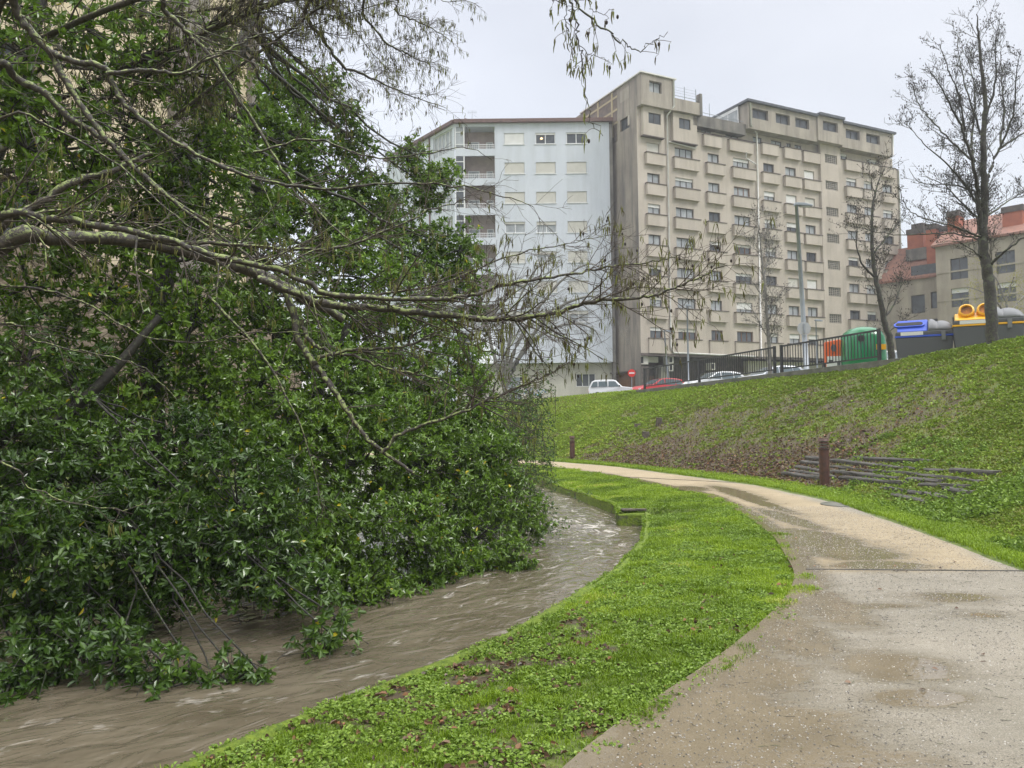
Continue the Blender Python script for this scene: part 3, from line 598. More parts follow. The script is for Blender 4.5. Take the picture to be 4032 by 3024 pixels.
def catkin_cluster(tb, cone, p, sc=1.0):
    n_ = random.choice((1, 2, 3, 3))
    for _ in range(n_):
        o_ = np.array([random.gauss(0, .010), random.gauss(0, .010), -.012])*sc; l_ = random.uniform(.035, .08)*sc; r_ = .0034*sc
        sw = np.array([random.gauss(0, .12), random.gauss(0, .12), -1]); a = p+o_
        tb.add([p, a, a+sw*l_*.15, a+sw*l_*.6+[random.gauss(0, .004), 0, 0], a+sw*l_], [r_*.25, r_*.3, r_, r_*.95, r_*.25], 5, random.random())
    if random.random() < .18:
        q = p+np.array([random.gauss(0, .02), random.gauss(0, .02), -.02]); cone.add([q, q-[0, 0, .006*sc], q-[0, 0, .016*sc], q-[0, 0, .024*sc]], [.001, .007*sc, .0075*sc, .002], 6)
def twigs(tb, tw, ck, cn, pts, r0_, r1_, per_m, Lm, depth=2, t0=.1, ang=(.5, 1.0), grav=-.01, ckp=.6, bias=None, r_keep=.55):
    """grow side twigs along a limb"""
    seg = np.linalg.norm(np.diff(pts, axis=0), axis=1); tot = seg.sum(); cum = np.concatenate([[0], np.cumsum(seg)])
    n_ = max(1, int(tot*per_m*(1-t0)+random.random()))
    for _ in range(n_):
        u_ = (t0+(1-t0)*random.random()); s_ = u_*tot; i = min(np.searchsorted(cum, s_)-1, len(seg)-1); i = max(i, 0)
        p = pts[i]+(pts[i+1]-pts[i])*((s_-cum[i])/max(seg[i], 1e-6)); tg = unit(pts[i+1]-pts[i]); rr_ = r0_+(r1_-r0_)*u_
        d = side_dir(tg, random.uniform(*ang))
        if bias is not None: d = d+np.array(bias)
        L_ = Lm*random.uniform(.45, 1.1)*(1-.45*u_); ra = max(.0016, min(rr_*r_keep, .012*L_+.0012))
        q, dn = wander(p, d, L_, max(4, int(L_/.09)), .14, grav); rad = np.linspace(ra, max(.0011, ra*.35), len(q))
        (tb if ra > .006 else tw).add(q, rad, 5 if ra > .006 else 4)
        if depth > 1: twigs(tb, tw, ck, cn, q, ra, ra*.35, per_m*1.5, Lm*.42, depth-1, .2, (.4, .95), grav, ckp, bias)
        elif random.random() < ckp: catkin_cluster(ck, cn, q[-1])
def V_(pts, Ys):
    if np.isscalar(Ys): Ys = [Ys]*len(pts)
    if len(Ys) == 2 and len(pts) > 2: Ys = np.linspace(Ys[0], Ys[1], len(pts))
    return np.array([at(x, y, Y_) for (x, y), Y_ in zip(pts, Ys)])

x, y = scatter(420, 2.9, 11, lambda y: PLf(y)+.05, lambda y: PRf(y)-.05, lambda x, y: 1+0*x)
tb_l = TB()
for i in range(len(x)):
    a = random.uniform(0, 6.28); L_ = random.uniform(.015, .07); p = np.array([x[i], y[i], float(base_z(y[i]))+.014]); d = np.array([math.cos(a), math.sin(a), 0]); e = np.array([-d[1], d[0], 0])
    tb_l.add([p, p+d*L_*.5+e*random.gauss(0, .006), p+d*L_], [.0012, .0016, .001], 4)
tag(tb_l.build('fallen_twigs', M['bark_bare']), kind='stuff')
x, y = scatter(260, 2.9, 16, lambda y: PLf(y)+.0, lambda y: PRf(y)-.02, lambda x, y: .25+.75*ss(.5, 0, x-PLf(y))); n = len(x)
tag(leaf_mesh('fallen_leaves', np.stack([x, y, base_z(y)+.016], 1), rand_dirs(n, -.05, .1), rand_dirs(n, .8, 1), .015+.03*RNG.random(n), .01+.02*RNG.random(n), M['deadleaf'], fold=.15), kind='stuff')
# --- leaning alder on the far bank, left: its limbs sweep across the picture
def alder(name, label, base, trunk_top, limbs, tr=.16, group=None, mainmat='bark_lichen', extra_links=True):
    root = empty(name, tuple(base)); tag(root, label, 'tree', group)
    tk = TB(); br = TB(); tw = TB(); ck = TB(); cn = TB()
    T_ = catmull([base, np.array(base)*.6+np.array(trunk_top)*.4+[.15, -.1, 0], trunk_top], 6); tk.add(T_, np.linspace(tr*1.25, tr*.7, len(T_)), 12)
    for lb in limbs:
        P_ = V_(lb['p'], lb['Y'])
        if lb.get('link', True):          # carry the limb back to the trunk, outside the frame
            j = T_[int(len(T_)*random.uniform(.55, .95))-1] if lb.get('j') is None else np.array(lb['j'])
            P_ = np.vstack([j, (j*.5+P_[0]*.5)+[0, 0, .10], P_])
        Q = catmull(P_, 6); Q = Q+RNG.normal(0, .006, Q.shape); ra, rb = lb['r']; rad = np.linspace(ra, rb, len(Q))*(1+.10*RNG.normal(0, 1, len(Q)).clip(-1.5, 1.5))
        br.add(Q, rad, 9 if ra > .02 else 6)
        twigs(br, tw, ck, cn, Q, ra, rb, lb.get('d', 4.0)*2.3, lb.get('L', .8), lb.get('n', 2), lb.get('t0', .15), (.4, 1.0), lb.get('g', -.006), lb.get('ck', .45)*lb.get('cs', .42), lb.get('bias'))
    tk.build('trunk', M[mainmat], root); br.build('branches', M[mainmat], root); tw.build('twigs', M['bark_twig'], root)
    c_ = ck.build('catkins', M['catkin'], root); k_ = cn.build('cones', M['cone'], root)
    for q in (c_, k_):
        if q: q['kind'] = 'stuff'
    return root
limbs1 = [
 dict(p=[(0, 535), (130, 514), (300, 520), (450, 556), (560, 592), (650, 640), (742, 690)], Y=(5.2, 6.6), r=(.062, .040), d=1.0, L=.7, n=2),
 dict(p=[(-20, 478), (100, 472), (200, 484), (330, 512), (480, 555), (620, 590), (705, 632), (850, 645), (960, 644), (1030, 636), (1080, 618), (1152, 603), (1241, 591), (1325, 574), (1410, 566), (1470, 552)], Y=(4.8, 5.4), r=(.030, .004), d=6.5, L=.75, cs=.7, n=2, ck=.75),
 dict(p=[(560, 602), (700, 655), (850, 668), (1015, 688), (1112, 689), (1188, 679), (1265, 655), (1370, 645), (1430, 633), (1500, 603), (1575, 572)], Y=(5.3, 4.8), r=(.028, .003), d=8, L=.7, cs=.7, n=2, ck=.85, link=False),
 dict(p=[(560, 598), (620, 640), (646, 736), (675, 780), (702, 816), (740, 870), (775, 925), (825, 975), (895, 1022)], Y=(5.4, 5.0), r=(.030, .010), d=2.2, L=.55, n=2, ck=.25, link=False),
 dict(p=[(650, 690), (668, 735), (710, 760), (765, 768), (820, 790), (894, 809), (955, 822), (1040, 870)], Y=(5.3, 5.1), r=(.016, .004), d=5, L=.5, n=2, ck=.5, link=False),
 dict(p=[(686, 772), (762, 757), (838, 754), (900, 738), (960, 728), (1060, 760), (1150, 780)], Y=(5.2, 5.6), r=(.015, .003), d=6, L=.55, n=2, ck=.7, link=False),
 dict(p=[(822, 980), (868, 935), (960, 905), (1060, 862), (1130, 830), (1180, 810), (1215, 793)], Y=(5.0, 5.2), r=(.015, .004), d=5.5, L=.6, n=2, ck=.75, link=False),
 dict(p=[(960, 905), (975, 800), (1010, 730), (1060, 640), (1100, 590)], Y=(5.1, 5.4), r=(.006, .0015), d=6, L=.4, n=2, ck=.6, link=False),
 dict(p=[(1060, 862), (1090, 770), (1130, 700), (1190, 600)], Y=(5.2, 5.4), r=(.0055, .0015), d=7, L=.35, n=2, ck=.7, link=False),
 dict(p=[(0, 700), (60, 730), (180, 760), (300, 790), (380, 860)], Y=(4.6, 4.9), r=(.010, .003), d=4, L=.5, n=2, ck=.6),
 dict(p=[(0, 1000), (60, 1050), (170, 1090), (280, 1100), (330, 1070)], Y=(4.3, 4.5), r=(.007, .002), d=3, L=.4, n=2, ck=.6),
 dict(p=[(600, 640), (760, 640), (930, 620), (1080, 560), (1200, 530), (1330, 505)], Y=(5.6, 5.8), r=(.012, .002), d=8, L=.5, n=2, ck=.7, link=False),
 dict(p=[(300, 520), (520, 530), (700, 540), (830, 500), (940, 450), (1010, 430)], Y=(5.5, 5.8), r=(.018, .003), d=7, L=.6, n=2, ck=.55, link=False),
 dict(p=[(0, 488), (27, 466), (82, 444), (160, 391), (240, 370), (330, 330)], Y=(5.6, 6.2), r=(.050, .018), d=2.0, L=.6, n=2, ck=.3),
 dict(p=[(450, 640), (560, 760), (640, 900), (700, 1100)], Y=(6.0, 5.8), r=(.012, .004), d=3, L=.5, n=2, ck=.2, link=False),
 dict(p=[(0, 620), (150, 640), (300, 720), (420, 740), (560, 720), (700, 720)], Y=(4.9, 5.2), r=(.010, .003), d=2.5, L=.45, n=2, ck=.5),
]
alder('alder_tree', 'leaning alder with thick lichen-covered limbs reaching in low from the left edge', (-6.6, 6.2, far_z(-6.6, 6.2)-.3), np.array([-5.2, 5.4, 3.0]), limbs1, .2)
limbs2 = [
 dict(p=[(-10, 148), (34, 169), (98, 204), (148, 254), (225, 299), (317, 384), (400, 450), (500, 500)], Y=(6.0, 6.4), r=(.040, .012), d=5, L=.8, n=2, ck=.35),
 dict(p=[(0, 5), (37, 29), (66, 66), (111, 114), (159, 132), (227, 148), (254, 206), (317, 267), (423, 331), (548, 384), (700, 410), (830, 395), (960, 398), (1075, 420), (1150, 445)], Y=(5.8, 6.2), r=(.036, .003), d=7, L=.75, n=2, ck=.5),
 dict(p=[(230, 156), (317, 153), (391, 156), (450, 130), (516, 95), (549, 77), (640, 60)], Y=(5.9, 6.2), r=(.018, .005), d=6, L=.6, n=2, ck=.4, link=False),
 dict(p=[(312, -10), (357, 26), (397, 63), (428, 95), (468, 140), (549, 265), (620, 380), (700, 470), (780, 540)], Y=(6.6, 7.0), r=(.030, .008), d=6, L=.8, n=2, ck=.4),
 dict(p=[(111, 114), (138, 169), (190, 249), (265, 339), (331, 397), (420, 470), (560, 570)], Y=(5.9, 6.0), r=(.028, .010), d=5, L=.6, n=2, ck=.35, link=False),
 dict(p=[(548, 330), (680, 300), (800, 340), (930, 330), (1010, 318), (1062, 345)], Y=(6.1, 6.4), r=(.010, .002), d=8, L=.5, n=2, ck=.6, link=False),
 dict(p=[(0, 260), (120, 280), (260, 360), (380, 470), (470, 520)], Y=(5.6, 5.9), r=(.014, .005), d=5, L=.6, n=2, ck=.4),
 dict(p=[(540, -10), (557, 38), (573, 79), (636, 123), (700, 185), (770, 260), (850, 330)], Y=(8.0, 8.4), r=(.028, .003), d=9, L=.8, n=2, ck=.5),
 dict(p=[(641, -10), (657, 35), (701, 87), (739, 142), (794, 164), (848, 191), (903, 213), (963, 232)], Y=(8.0, 8.5), r=(.030, .003), d=12, L=.75, n=2, ck=.75),
 dict(p=[(734, -10), (788, 41), (835, 93), (876, 115), (909, 131), (941, 136)], Y=(8.0, 8.5), r=(.020, .003), d=14, L=.6, n=2, ck=.85),
 dict(p=[(808, -10), (857, 27), (898, 46), (941, 65), (972, 88)], Y=(8.0, 8.3), r=(.014, .003), d=15, L=.5, n=2, ck=.9),
 dict(p=[(876, -8), (958, 3), (1012, 3), (1039, 16)], Y=(8.0, 8.1), r=(.006, .002), d=12, L=.3, n=2, ck=.9),
 dict(p=[(590, -10), (650, 20), (740, 45), (800, 110), (850, 160)], Y=(8.6, 9.0), r=(.014, .003), d=12, L=.6, n=2, ck=.6),
]
for l_ in limbs2[:7]: l_['ck'] *= .5; l_['d'] *= .5
for l_ in limbs2[7:]: l_['d'] *= .8; l_['cs'] = .7
alder('alder_tree', 'taller alder whose catkin-hung crown of thin twigs stands against the sky at top centre', (-7.4, 9.0, far_z(-7.4, 9.0)-.3), np.array([-6.2, 7.8, 6.0]), limbs2, .2)
limbs3 = [
 dict(cs=1, p=[(1225, -30), (1232, 0), (1243, 37), (1247, 75), (1254, 112), (1260, 150), (1266, 199), (1273, 240), (1279, 265), (1303, 294)], Y=(3.9, 3.8), r=(.0065, .0016), d=5, L=.16, n=1, ck=.95, g=-.12),
 dict(cs=1, p=[(1232, -12), (1281, 45), (1322, 73), (1356, 97), (1382, 109), (1404, 94), (1440, 70)], Y=(3.9, 3.8), r=(.0055, .0015), d=6, L=.14, n=1, ck=.8, g=-.1, link=False),
 dict(cs=1, p=[(1215, -10), (1222, 40), (1232, 90), (1238, 130)], Y=(3.9, 3.9), r=(.003, .0012), d=8, L=.12, n=1, ck=.9, g=-.12, link=False),
 dict(cs=1, p=[(1182, -12), (1210, 8), (1235, 20)], Y=(3.9, 3.9), r=(.003, .0015), d=14, L=.12, n=1, ck=1, g=-.12, link=False),
 dict(cs=1, p=[(1250, 100), (1275, 118), (1300, 124), (1322, 140)], Y=(3.85, 3.85), r=(.002, .001), d=12, L=.08, n=1, ck=1, g=-.12, link=False),
 dict(cs=1, p=[(1256, 125), (1243, 145), (1231, 165)], Y=(3.85, 3.85), r=(.002, .001), d=10, L=.06, n=1, ck=1, g=-.1, link=False),
 dict(cs=1, p=[(1275, 20), (1300, 28), (1325, 17)], Y=(3.9, 3.9), r=(.002, .001), d=10, L=.06, n=1, ck=1, g=-.1, link=False),
]
alder('alder_tree', 'alder whose single twig with dark cones hangs down from the top edge against the sky', (-3.4, -1.2, float(base_z(-1.2))-.2), np.array([-2.6, -.3, 4.6]), limbs3, .15, mainmat='bark_bare')
# ------------------------------------------------------------------ evergreens over the river
def evergreen(name, label, base, trunk, blobs, dens, lsc, mat_, group='evergreens over the river', trr=.16, nl=8, sq=1.0, lr=.009):
    root = empty(name, tuple(base)); tag(root, label, 'tree', group)
    tk = TB(); tw = TB(); T_ = catmull(trunk, 6); tk.add(T_, np.linspace(trr, trr*.35, len(T_)), 10)
    PP = []; AX = []; 
    for (vx, vy, rv, Yd, *rest) in blobs:
        c = at(vx, vy, Yd); r_ = rv*VX*Yd/FPX; k_ = rest[0] if rest else 1.0
        # limb to the clump
        j = T_[int(np.argmin(np.linalg.norm(T_-(c-[0, 0, .3*r_]), axis=1)))]
        md = (j+c)/2+[random.gauss(-.1, .15), random.uniform(.1, .5), random.gauss(.05, .1)]
        q = catmull([j, md, c+[0, .15, 0]], 5); q[1:-1] += np.random.normal(0, .03, (len(q)-2, 3)); tk.add(q, np.linspace(lr, .008, len(q)), 6)
        n_ = int(dens*k_*math.pi*r_*r_)
        d = rand_dirs(n_); rad = r_*RNG.random(n_)**.42; sh = 1+.35*(vnoise(d[:, 0]*2+vx, d[:, 2]*2+d[:, 1], 1.5, 2)-.5)*2
        p_ = c+d*rad[:, None]*sh[:, None]*np.array([[1, .9, sq]])
        ns_ = max(4, int(9+r_*26)); sc_ = c+rand_dirs(ns_)*(r_*(.45+.55*RNG.random(ns_)))[:, None]; pick = RNG.integers(0, ns_, n_); pull = (RNG.random(n_) < .80)
        cl_ = sc_[pick]+RNG.normal(0, .105, (n_, 3))*np.array([[1.15, 1.15, .75]]); p_ = np.where(pull[:, None], cl_, p_)
        ok = p_[:, 2] > base_z(p_[:, 1])-.46; ok &= p_[:, 1] > 2.5
        p_ = p_[ok]; d = d[ok]
        ax = unit(d*.8+np.array([[.25, -.35, .35]])+RNG.normal(0, .35, p_.shape)); PP.append(p_); AX.append(ax)
        for _ in range(int(7+r_*12)):
            dd = rand_dirs(1)[0]; L_ = r_*random.uniform(.6, .95); s0 = c+dd*r_*.05; w_, _d = wander(s0, dd+[0, 0, .15], L_, 5, .12)
            tw.add(w_, np.linspace(.011, .004, 6), 4)
    P0 = np.concatenate(PP); A0 = np.concatenate(AX); m_ = len(P0)
    for i in range(0, m_, 2):       # short stalks behind every other rosette
        e_ = P0[i]-A0[i]*random.uniform(.10, .22)+[0, 0, -.02]; tw.add([e_, P0[i]+A0[i]*.03], [.004, .0025], 3)
    P_ = np.repeat(P0, nl, 0); A_ = np.repeat(A0, nl, 0); n = len(P_)
    rp_ = unit(np.cross(A_, rand_dirs(n))); th = RNG.uniform(.55, 1.45, n)[:, None]
    D = A_*np.cos(th)+rp_*np.sin(th); st_ = RNG.random(n)[:, None]
    P_ = P_+A_*(st_*.05-.02)*lsc; D = D-np.array([[0, 0, .22]])
    ln = (.075+.035*RNG.random(n))*lsc; wd = ln*(.34+.10*RNG.random(n))
    tone = np.clip(.15+.55*np.repeat(fbm(P0[:, 0]+P0[:, 2], P0[:, 1]+P0[:, 2]*.7, 1.1, 3), nl)+.38*(RNG.random(n)-.35), 0, .97); tone = np.where(RNG.random(n) > .995, 1, tone)
    tk.build('trunk', M['bark_dark'], root); tw.build('twigs', M['bark_dark'], root)
    o = leaf_mesh('crown', P_, D, A_+RNG.normal(0, .15, (n, 3)), ln, wd, mat_, root, rnd=tone, fold=.16, bend=.16)
    return root
near_blobs = [(12, 1500, 52, 5.5), (60, 1440, 60, 5.7), (150, 1390, 70, 6.0), (255, 1425, 62, 5.9), (340, 1450, 50, 5.8), (410, 1470, 50, 5.8), (500, 1480, 52, 5.8), (555, 1475, 34, 5.8), (300, 1500, 24, 5.8), (450, 1500, 30, 5.8), (120, 1230, 150, 6.6), (340, 1220, 120, 7.0),
  (540, 1220, 105, 7.2), (700, 1375, 44, 6.5, 1.2), (725, 1345, 22, 6.6, 1.3), (690, 1265, 52, 7.2), (250, 1320, 60, 6.8, .8), (140, 1090, 150, 7.0), (340, 1130, 140, 7.4, .5), (20, 940, 120, 7.0), (520, 1100, 140, 7.6), (30, 1200, 130, 6.0), (200, 970, 100, 7.4, .5), (60, 780, 90, 7.4, .5), (170, 830, 80, 7.6, .35), (380, 980, 110, 8.0, 1.0), (300, 1060, 110, 7.6, .8), (60, 1340, 80, 6.4, .8)]
far_blobs = [(760, 1180, 150, 8.8), (900, 1170, 130, 9.6), (1020, 1170, 100, 10.4), (1100, 1215, 48, 10.2, 1.1), (1130, 1235, 26, 10.2, 1.2), (860, 1280, 45, 8.6), (930, 1255, 50, 9.3), (780, 1265, 70, 8.4), (1030, 1235, 50, 10.0), (1075, 1080, 85, 11.5), (1150, 1120, 45, 12),
  (600, 1000, 150, 9.0), (780, 1000, 160, 9.8), (930, 1010, 130, 10.6), (1010, 960, 110, 11.6), (700, 860, 150, 10), (860, 870, 130, 11), (980, 840, 100, 12), (640, 1160, 140, 8.4), (560, 840, 110, 9.5, .7), (480, 930, 100, 9.2, .6), (1060, 990, 80, 12, .8), (620, 1250, 90, 7.9)]
mid_blobs = [(60, 620, 110, 8.5, .6), (230, 640, 120, 8.8, .7), (420, 690, 120, 9.2, .85), (330, 780, 110, 9.4, .8), (440, 850, 100, 9.4, .9), (120, 760, 110, 9.2, .7), (230, 880, 90, 9.2, .8), (130, 900, 100, 9, .8), (590, 720, 120, 10.5, .9), (740, 720, 120, 11.5), (880, 730, 110, 12.5, .9), (990, 650, 60, 13, .8), (180, 470, 130, 8.5, .6), (360, 500, 130, 9, .6), (560, 560, 120, 10.5, .8), (780, 600, 130, 12, .9),
  (900, 560, 105, 13), (990, 540, 52, 13, 1.0), (700, 480, 110, 12.5), (840, 450, 95, 13.5), (930, 400, 55, 13.8), (965, 375, 28, 13.8, 1.2), (650, 340, 95, 12.5), (750, 300, 55, 13), (560, 420, 110, 11.5, .9), (640, 235, 90, 13, .9), (600, 170, 60, 13), (700, 180, 36, 13), (740, 240, 44, 13, .8), (880, 345, 42, 13.6, .9), (1010, 600, 40, 13, .8), (270, 900, 90, 9.0, .5), (740, 390, 80, 13, .9), (560, 300, 80, 12), (820, 850, 100, 12.5)]
top_blobs = [(60, 120, 110, 7.0, .55), (180, 60, 100, 7.4, .6), (300, 120, 110, 8.0, .6), (120, 280, 110, 7.4, .45), (270, 290, 110, 8.0, .55), (420, 160, 100, 8.6, .6), (400, 330, 120, 9, .65), (500, 60, 55, 8.8, .4), (490, 260, 90, 9.5, .7), (60, 420, 110, 7.4, .5), (190, 390, 110, 8.0, .5), (30, 10, 80, 6.8, .6), (20, 250, 70, 7, .5), (330, 420, 100, 9, .6), (440, 430, 80, 9.4, .7), (370, 40, 70, 8.2, .5), (60, 320, 60, 7, .5)]
def fb(x, y): return (x, y, far_z(x, y)-.2)
b1 = fb(-6.3, 6.9); evergreen('evergreen_shrub', 'broad glossy evergreen shrub in the left foreground drooping down to the muddy water', b1, [b1, (-5.2, 7.3, .8), (-4.2, 7.6, 1.8), (-3.6, 7.8, 2.6)], near_blobs, 470, .78, M['laurel'], trr=.10)
b2 = fb(-4.2, 10.8); evergreen('evergreen_shrub', 'dense dark evergreen mass over the middle of the river, its lowest sprays touching the water', b2, [b2, (-3.3, 10.6, 1.0), (-2.6, 10.4, 2.0), (-2.2, 10.3, 2.8)], far_blobs, 420, .78, M['laurel2'], trr=.13)
b3 = fb(-5.2, 11.6); evergreen('evergreen_tree', 'dark-trunked evergreen tree behind the mossy limbs, its crown overlapping the pale building', b3, [b3, (-5.05, 10.8, 1.0), (-4.9, 10.4, 2.4), (-4.6, 10.4, 4.2), (-4.2, 10.8, 6.0), (-3.8, 11.2, 7.6)], mid_blobs, 310, .88, M['laurel2'], trr=.22, lr=.035)
b4 = fb(-7.4, 9.6); evergreen('evergreen_tree', 'loose yellow-flecked evergreen crown at the upper left with the cream building showing through', b4, [b4, (-7.0, 9.2, 1.6), (-6.4, 8.8, 3.4), (-5.6, 8.6, 5.4), (-5.2, 8.5, 6.8)], top_blobs, 280, .9, M['laurel2'], trr=.17, lr=.03)
# tangled bramble thicket where the bushes meet the river at the far right
root = empty('bramble_thicket', fb(-2.6, 16.5)); tag(root, 'thin twiggy bramble thicket trailing into the river at the right end of the bushes', 'bramble')
st_ = TB(); LP = []; LD = []
for i in range(430):
    vx = random.gauss(1105, 45); vy = random.uniform(820, 1120); Yd = random.uniform(12.6, 15.5); a = at(vx, vy, Yd)
    d = [random.gauss(.15, .6), random.gauss(-.1, .5), random.gauss(-.2, .6)]; q, _ = wander(a, d, random.uniform(.5, 1.3), 9, .28, -.07)
    q = q[(q[:, 2] > -.65)];
    if len(q) < 3: continue
    q = q[q[:, 0] < at(1200, vy, Yd)[0]]
    if len(q) < 3: continue
    st_.add(q, np.linspace(.006, .002, len(q)), 4)
    for _ in range(13): LP.append(q[random.randrange(len(q))]+np.random.normal(0, .03, 3)); LD.append(np.random.normal(0, 1, 3))
for (pp, Yd) in (([(1120, 1090), (1180, 1105), (1215, 1130), (1225, 1128)], 13.0), ([(1100, 1120), (1160, 1135), (1195, 1150), (1212, 1160)], 12.6), ([(1140, 900), (1175, 950), (1200, 1040), (1240, 1062), (1280, 1068)], 13.5), ([(1120, 1150), (1150, 1168), (1185, 1150)], 12.3)):
    q = catmull(V_(pp, Yd), 5); st_.add(q, np.linspace(.006, .002, len(q)), 4)
    for _ in range(40): LP.append(q[random.randrange(len(q))]+np.random.normal(0, .05, 3)); LD.append(np.random.normal(0, 1, 3))
b_ = fb(-2.6, 16.5)
for i in range(14):
    e_ = at(random.uniform(1060, 1150), random.uniform(850, 1080), random.uniform(13.5, 15.5)); q = catmull([b_, (np.array(b_)+e_)/2+[0, 0, .8], e_], 5); st_.add(q, np.linspace(.012, .005, len(q)), 4)
st_.build('stems', M['bark_twig'], root); n = len(LP)
leaf_mesh('leaves', np.array(LP), np.array(LD), rand_dirs(n, 0, 1), .035+.03*RNG.random(n), .022+.02*RNG.random(n), M['bramble'], root)

# ------------------------------------------------------------------ bare trees
def bare_tree(name, label, base, stems, mat_, dens, L_, depth=3, cone=.025, bias=(0, 0, .45), group=None, t0=.25, leaf=None, tp=True, coneP=.5, grav=.0, tmin=.0045):
    root = empty(name, tuple(base)); tag(root, label, 'tree', group)
    tk = TB(); tw = TB(); ends = []
    def rec(q, ra, rb, per, Lx, dp, tt):
        seg = np.linalg.norm(np.diff(q, axis=0), axis=1); tot = seg.sum(); cum = np.concatenate([[0], np.cumsum(seg)]); n_ = max(1, int(tot*per*(1-tt)+random.random()))
        for _ in range(n_):
            u_ = tt+(1-tt)*random.random(); s_ = u_*tot; i = int(np.clip(np.searchsorted(cum, s_)-1, 0, len(seg)-1)); p_ = q[i]+(q[i+1]-q[i])*((s_-cum[i])/max(seg[i], 1e-6)); tg = unit(q[i+1]-q[i])
            d = side_dir(tg, random.uniform(.55, 1.15))+np.array(bias)*random.uniform(.3, 1); Lq = Lx*random.uniform(.5, 1.1)*(1-.55*u_ if dp == depth else 1)
            r_ = max(tmin, min((ra+(rb-ra)*u_)*.5, .011*Lq+.003)); w_, _ = wander(p_, d, Lq, 6, .13, grav+.03*(grav == 0)); tw.add(w_, np.linspace(r_, max(tmin, r_*.4), 7), 4)
            if dp > 1: rec(w_, r_, r_*.4, per*1.9, Lx*.42, dp-1, .15)
            ends.append(w_[-1]); ends.append(w_[3])
    for (p_, r_a, r_b, *mm) in stems:
        q = catmull(p_, 6); r_a = r_a*(.72 if len(stems) > 8 and r_a < .11 else 1); tk.add(q+np.random.normal(0, .012, q.shape), r_b+(r_a-r_b)*(1-np.linspace(0, 1, len(q)))**(1.25 if r_a < .12 else 1), 10); rec(q, r_a, r_b, dens, L_*(mm[0] if mm else 1), depth, mm[1] if len(mm) > 1 else t0)
    tk.build('trunk', mat_, root); tw.build('branches', mat_, root)
    if cone:
        cn = TB()
        for e_ in ends:
            if random.random() < coneP:
                for _ in range(random.choice((1, 2, 3))):
                    q = e_+np.random.normal(0, .05, 3); cn.add([q+[0, 0, cone], q+[0, 0, cone*.3], q-[0, 0, cone*.7], q-[0, 0, cone]], [cone*.3, cone*.8, cone*.75, cone*.2], 5)
        k_ = cn.build('cones', M['cone'], root); k_['kind'] = 'stuff'
    if leaf:
        E_ = np.array(ends); E_ = np.repeat(E_, leaf[1], 0)+RNG.normal(0, leaf[2], (len(E_)*leaf[1], 3)); n = len(E_)
        o = leaf_mesh('leaves', E_, rand_dirs(n), rand_dirs(n), leaf[3]*(.6+.7*RNG.random(n)), leaf[3]*.5*np.ones(n), leaf[0], root)
    return root
Yb = 21.5
def VV(pts, Y_): return V_(pts, Y_)
tb_ = at(2145, 745, Yb)
bare_tree('bare_tree', 'tall leafless tree on top of the slope at the right, dotted with dark cones', tb_, [
 (np.vstack([tb_-[0, 0, .3], VV([(2138, 634), (2132, 585), (2124, 540), (2122, 500)], Yb)]), .165, .12, 1, .6),
 (VV([(2122, 502), (2127, 430), (2126, 380), (2124, 298), (2128, 223), (2120, 136), (2112, 70), (2110, 30)], (Yb, Yb-.4)), .12, .012, .95),
 (VV([(2122, 520), (2113, 440), (2110, 397), (2100, 347), (2083, 290), (2058, 236), (2034, 190), (2008, 155)], (Yb, Yb-1.2)), .10, .012, .95),
 (VV([(2104, 350), (2098, 310), (2106, 240), (2102, 170), (2085, 110)], (Yb-.4, Yb+.8)), .06, .010, .85),
 (VV([(2130, 400), (2140, 365), (2160, 322), (2195, 298), (2240, 265), (2270, 200)], (Yb, Yb+.6)), .07, .012, .9),
 (VV([(2160, 322), (2168, 250), (2165, 180), (2160, 110)], (Yb+.2, Yb+1.2)), .05, .010, .85),
 (VV([(2130, 580), (2152, 560), (2175, 540), (2212, 512), (2260, 480)], (Yb, Yb-.8)), .07, .015, .7),
 (VV([(2121, 512), (2100, 505), (2071, 493), (2038, 483), (1989, 468), (1959, 448), (1940, 405)], (Yb, Yb-1.5)), .05, .008, .75),
 (VV([(2121, 520), (2080, 508), (2014, 505), (1952, 508), (1890, 500), (1850, 490)], (Yb, Yb+1.6)), .04, .007, .6),
 (VV([(2126, 560), (2100, 540), (2060, 520), (2020, 530)], (Yb, Yb-1)), .03, .008, .6),
 (VV([(2122, 480), (2080, 440), (2040, 400), (1995, 380)], (Yb, Yb+1)), .045, .008, .8),
 (VV([(2128, 470), (2170, 440), (2230, 400)], (Yb, Yb+1)), .05, .01, .85),
 (VV([(2120, 460), (2085, 400), (2040, 350), (1995, 310), (1965, 275)], (Yb, Yb-1)), .05, .008, .8),
 (VV([(2100, 347), (2060, 310), (2010, 260), (1978, 210), (1972, 160)], (Yb-.3, Yb+.8)), .045, .008, .8),
 (VV([(2083, 290), (2075, 220), (2050, 150), (2030, 95)], (Yb-.6, Yb-1.4)), .04, .008, .8),
 (VV([(2124, 300), (2095, 220), (2075, 140), (2065, 70)], (Yb, Yb+.5)), .045, .008, .8),
 (VV([(2128, 260), (2150, 180), (2150, 100), (2160, 40)], (Yb, Yb-.5)), .045, .008, .8),
 (VV([(2160, 322), (2190, 240), (2195, 170), (2205, 110)], (Yb, Yb-.7)), .045, .008, .8),
 (VV([(2126, 420), (2060, 400), (1990, 395), (1962, 365)], (Yb, Yb+.5)), .035, .007, .7),
], M['bark_bare'], 4.0, 1.3, 3, .017, coneP=.17, t0=.04, bias=(0, 0, .65), tmin=.004)
ta = at(1662, 800, 35)
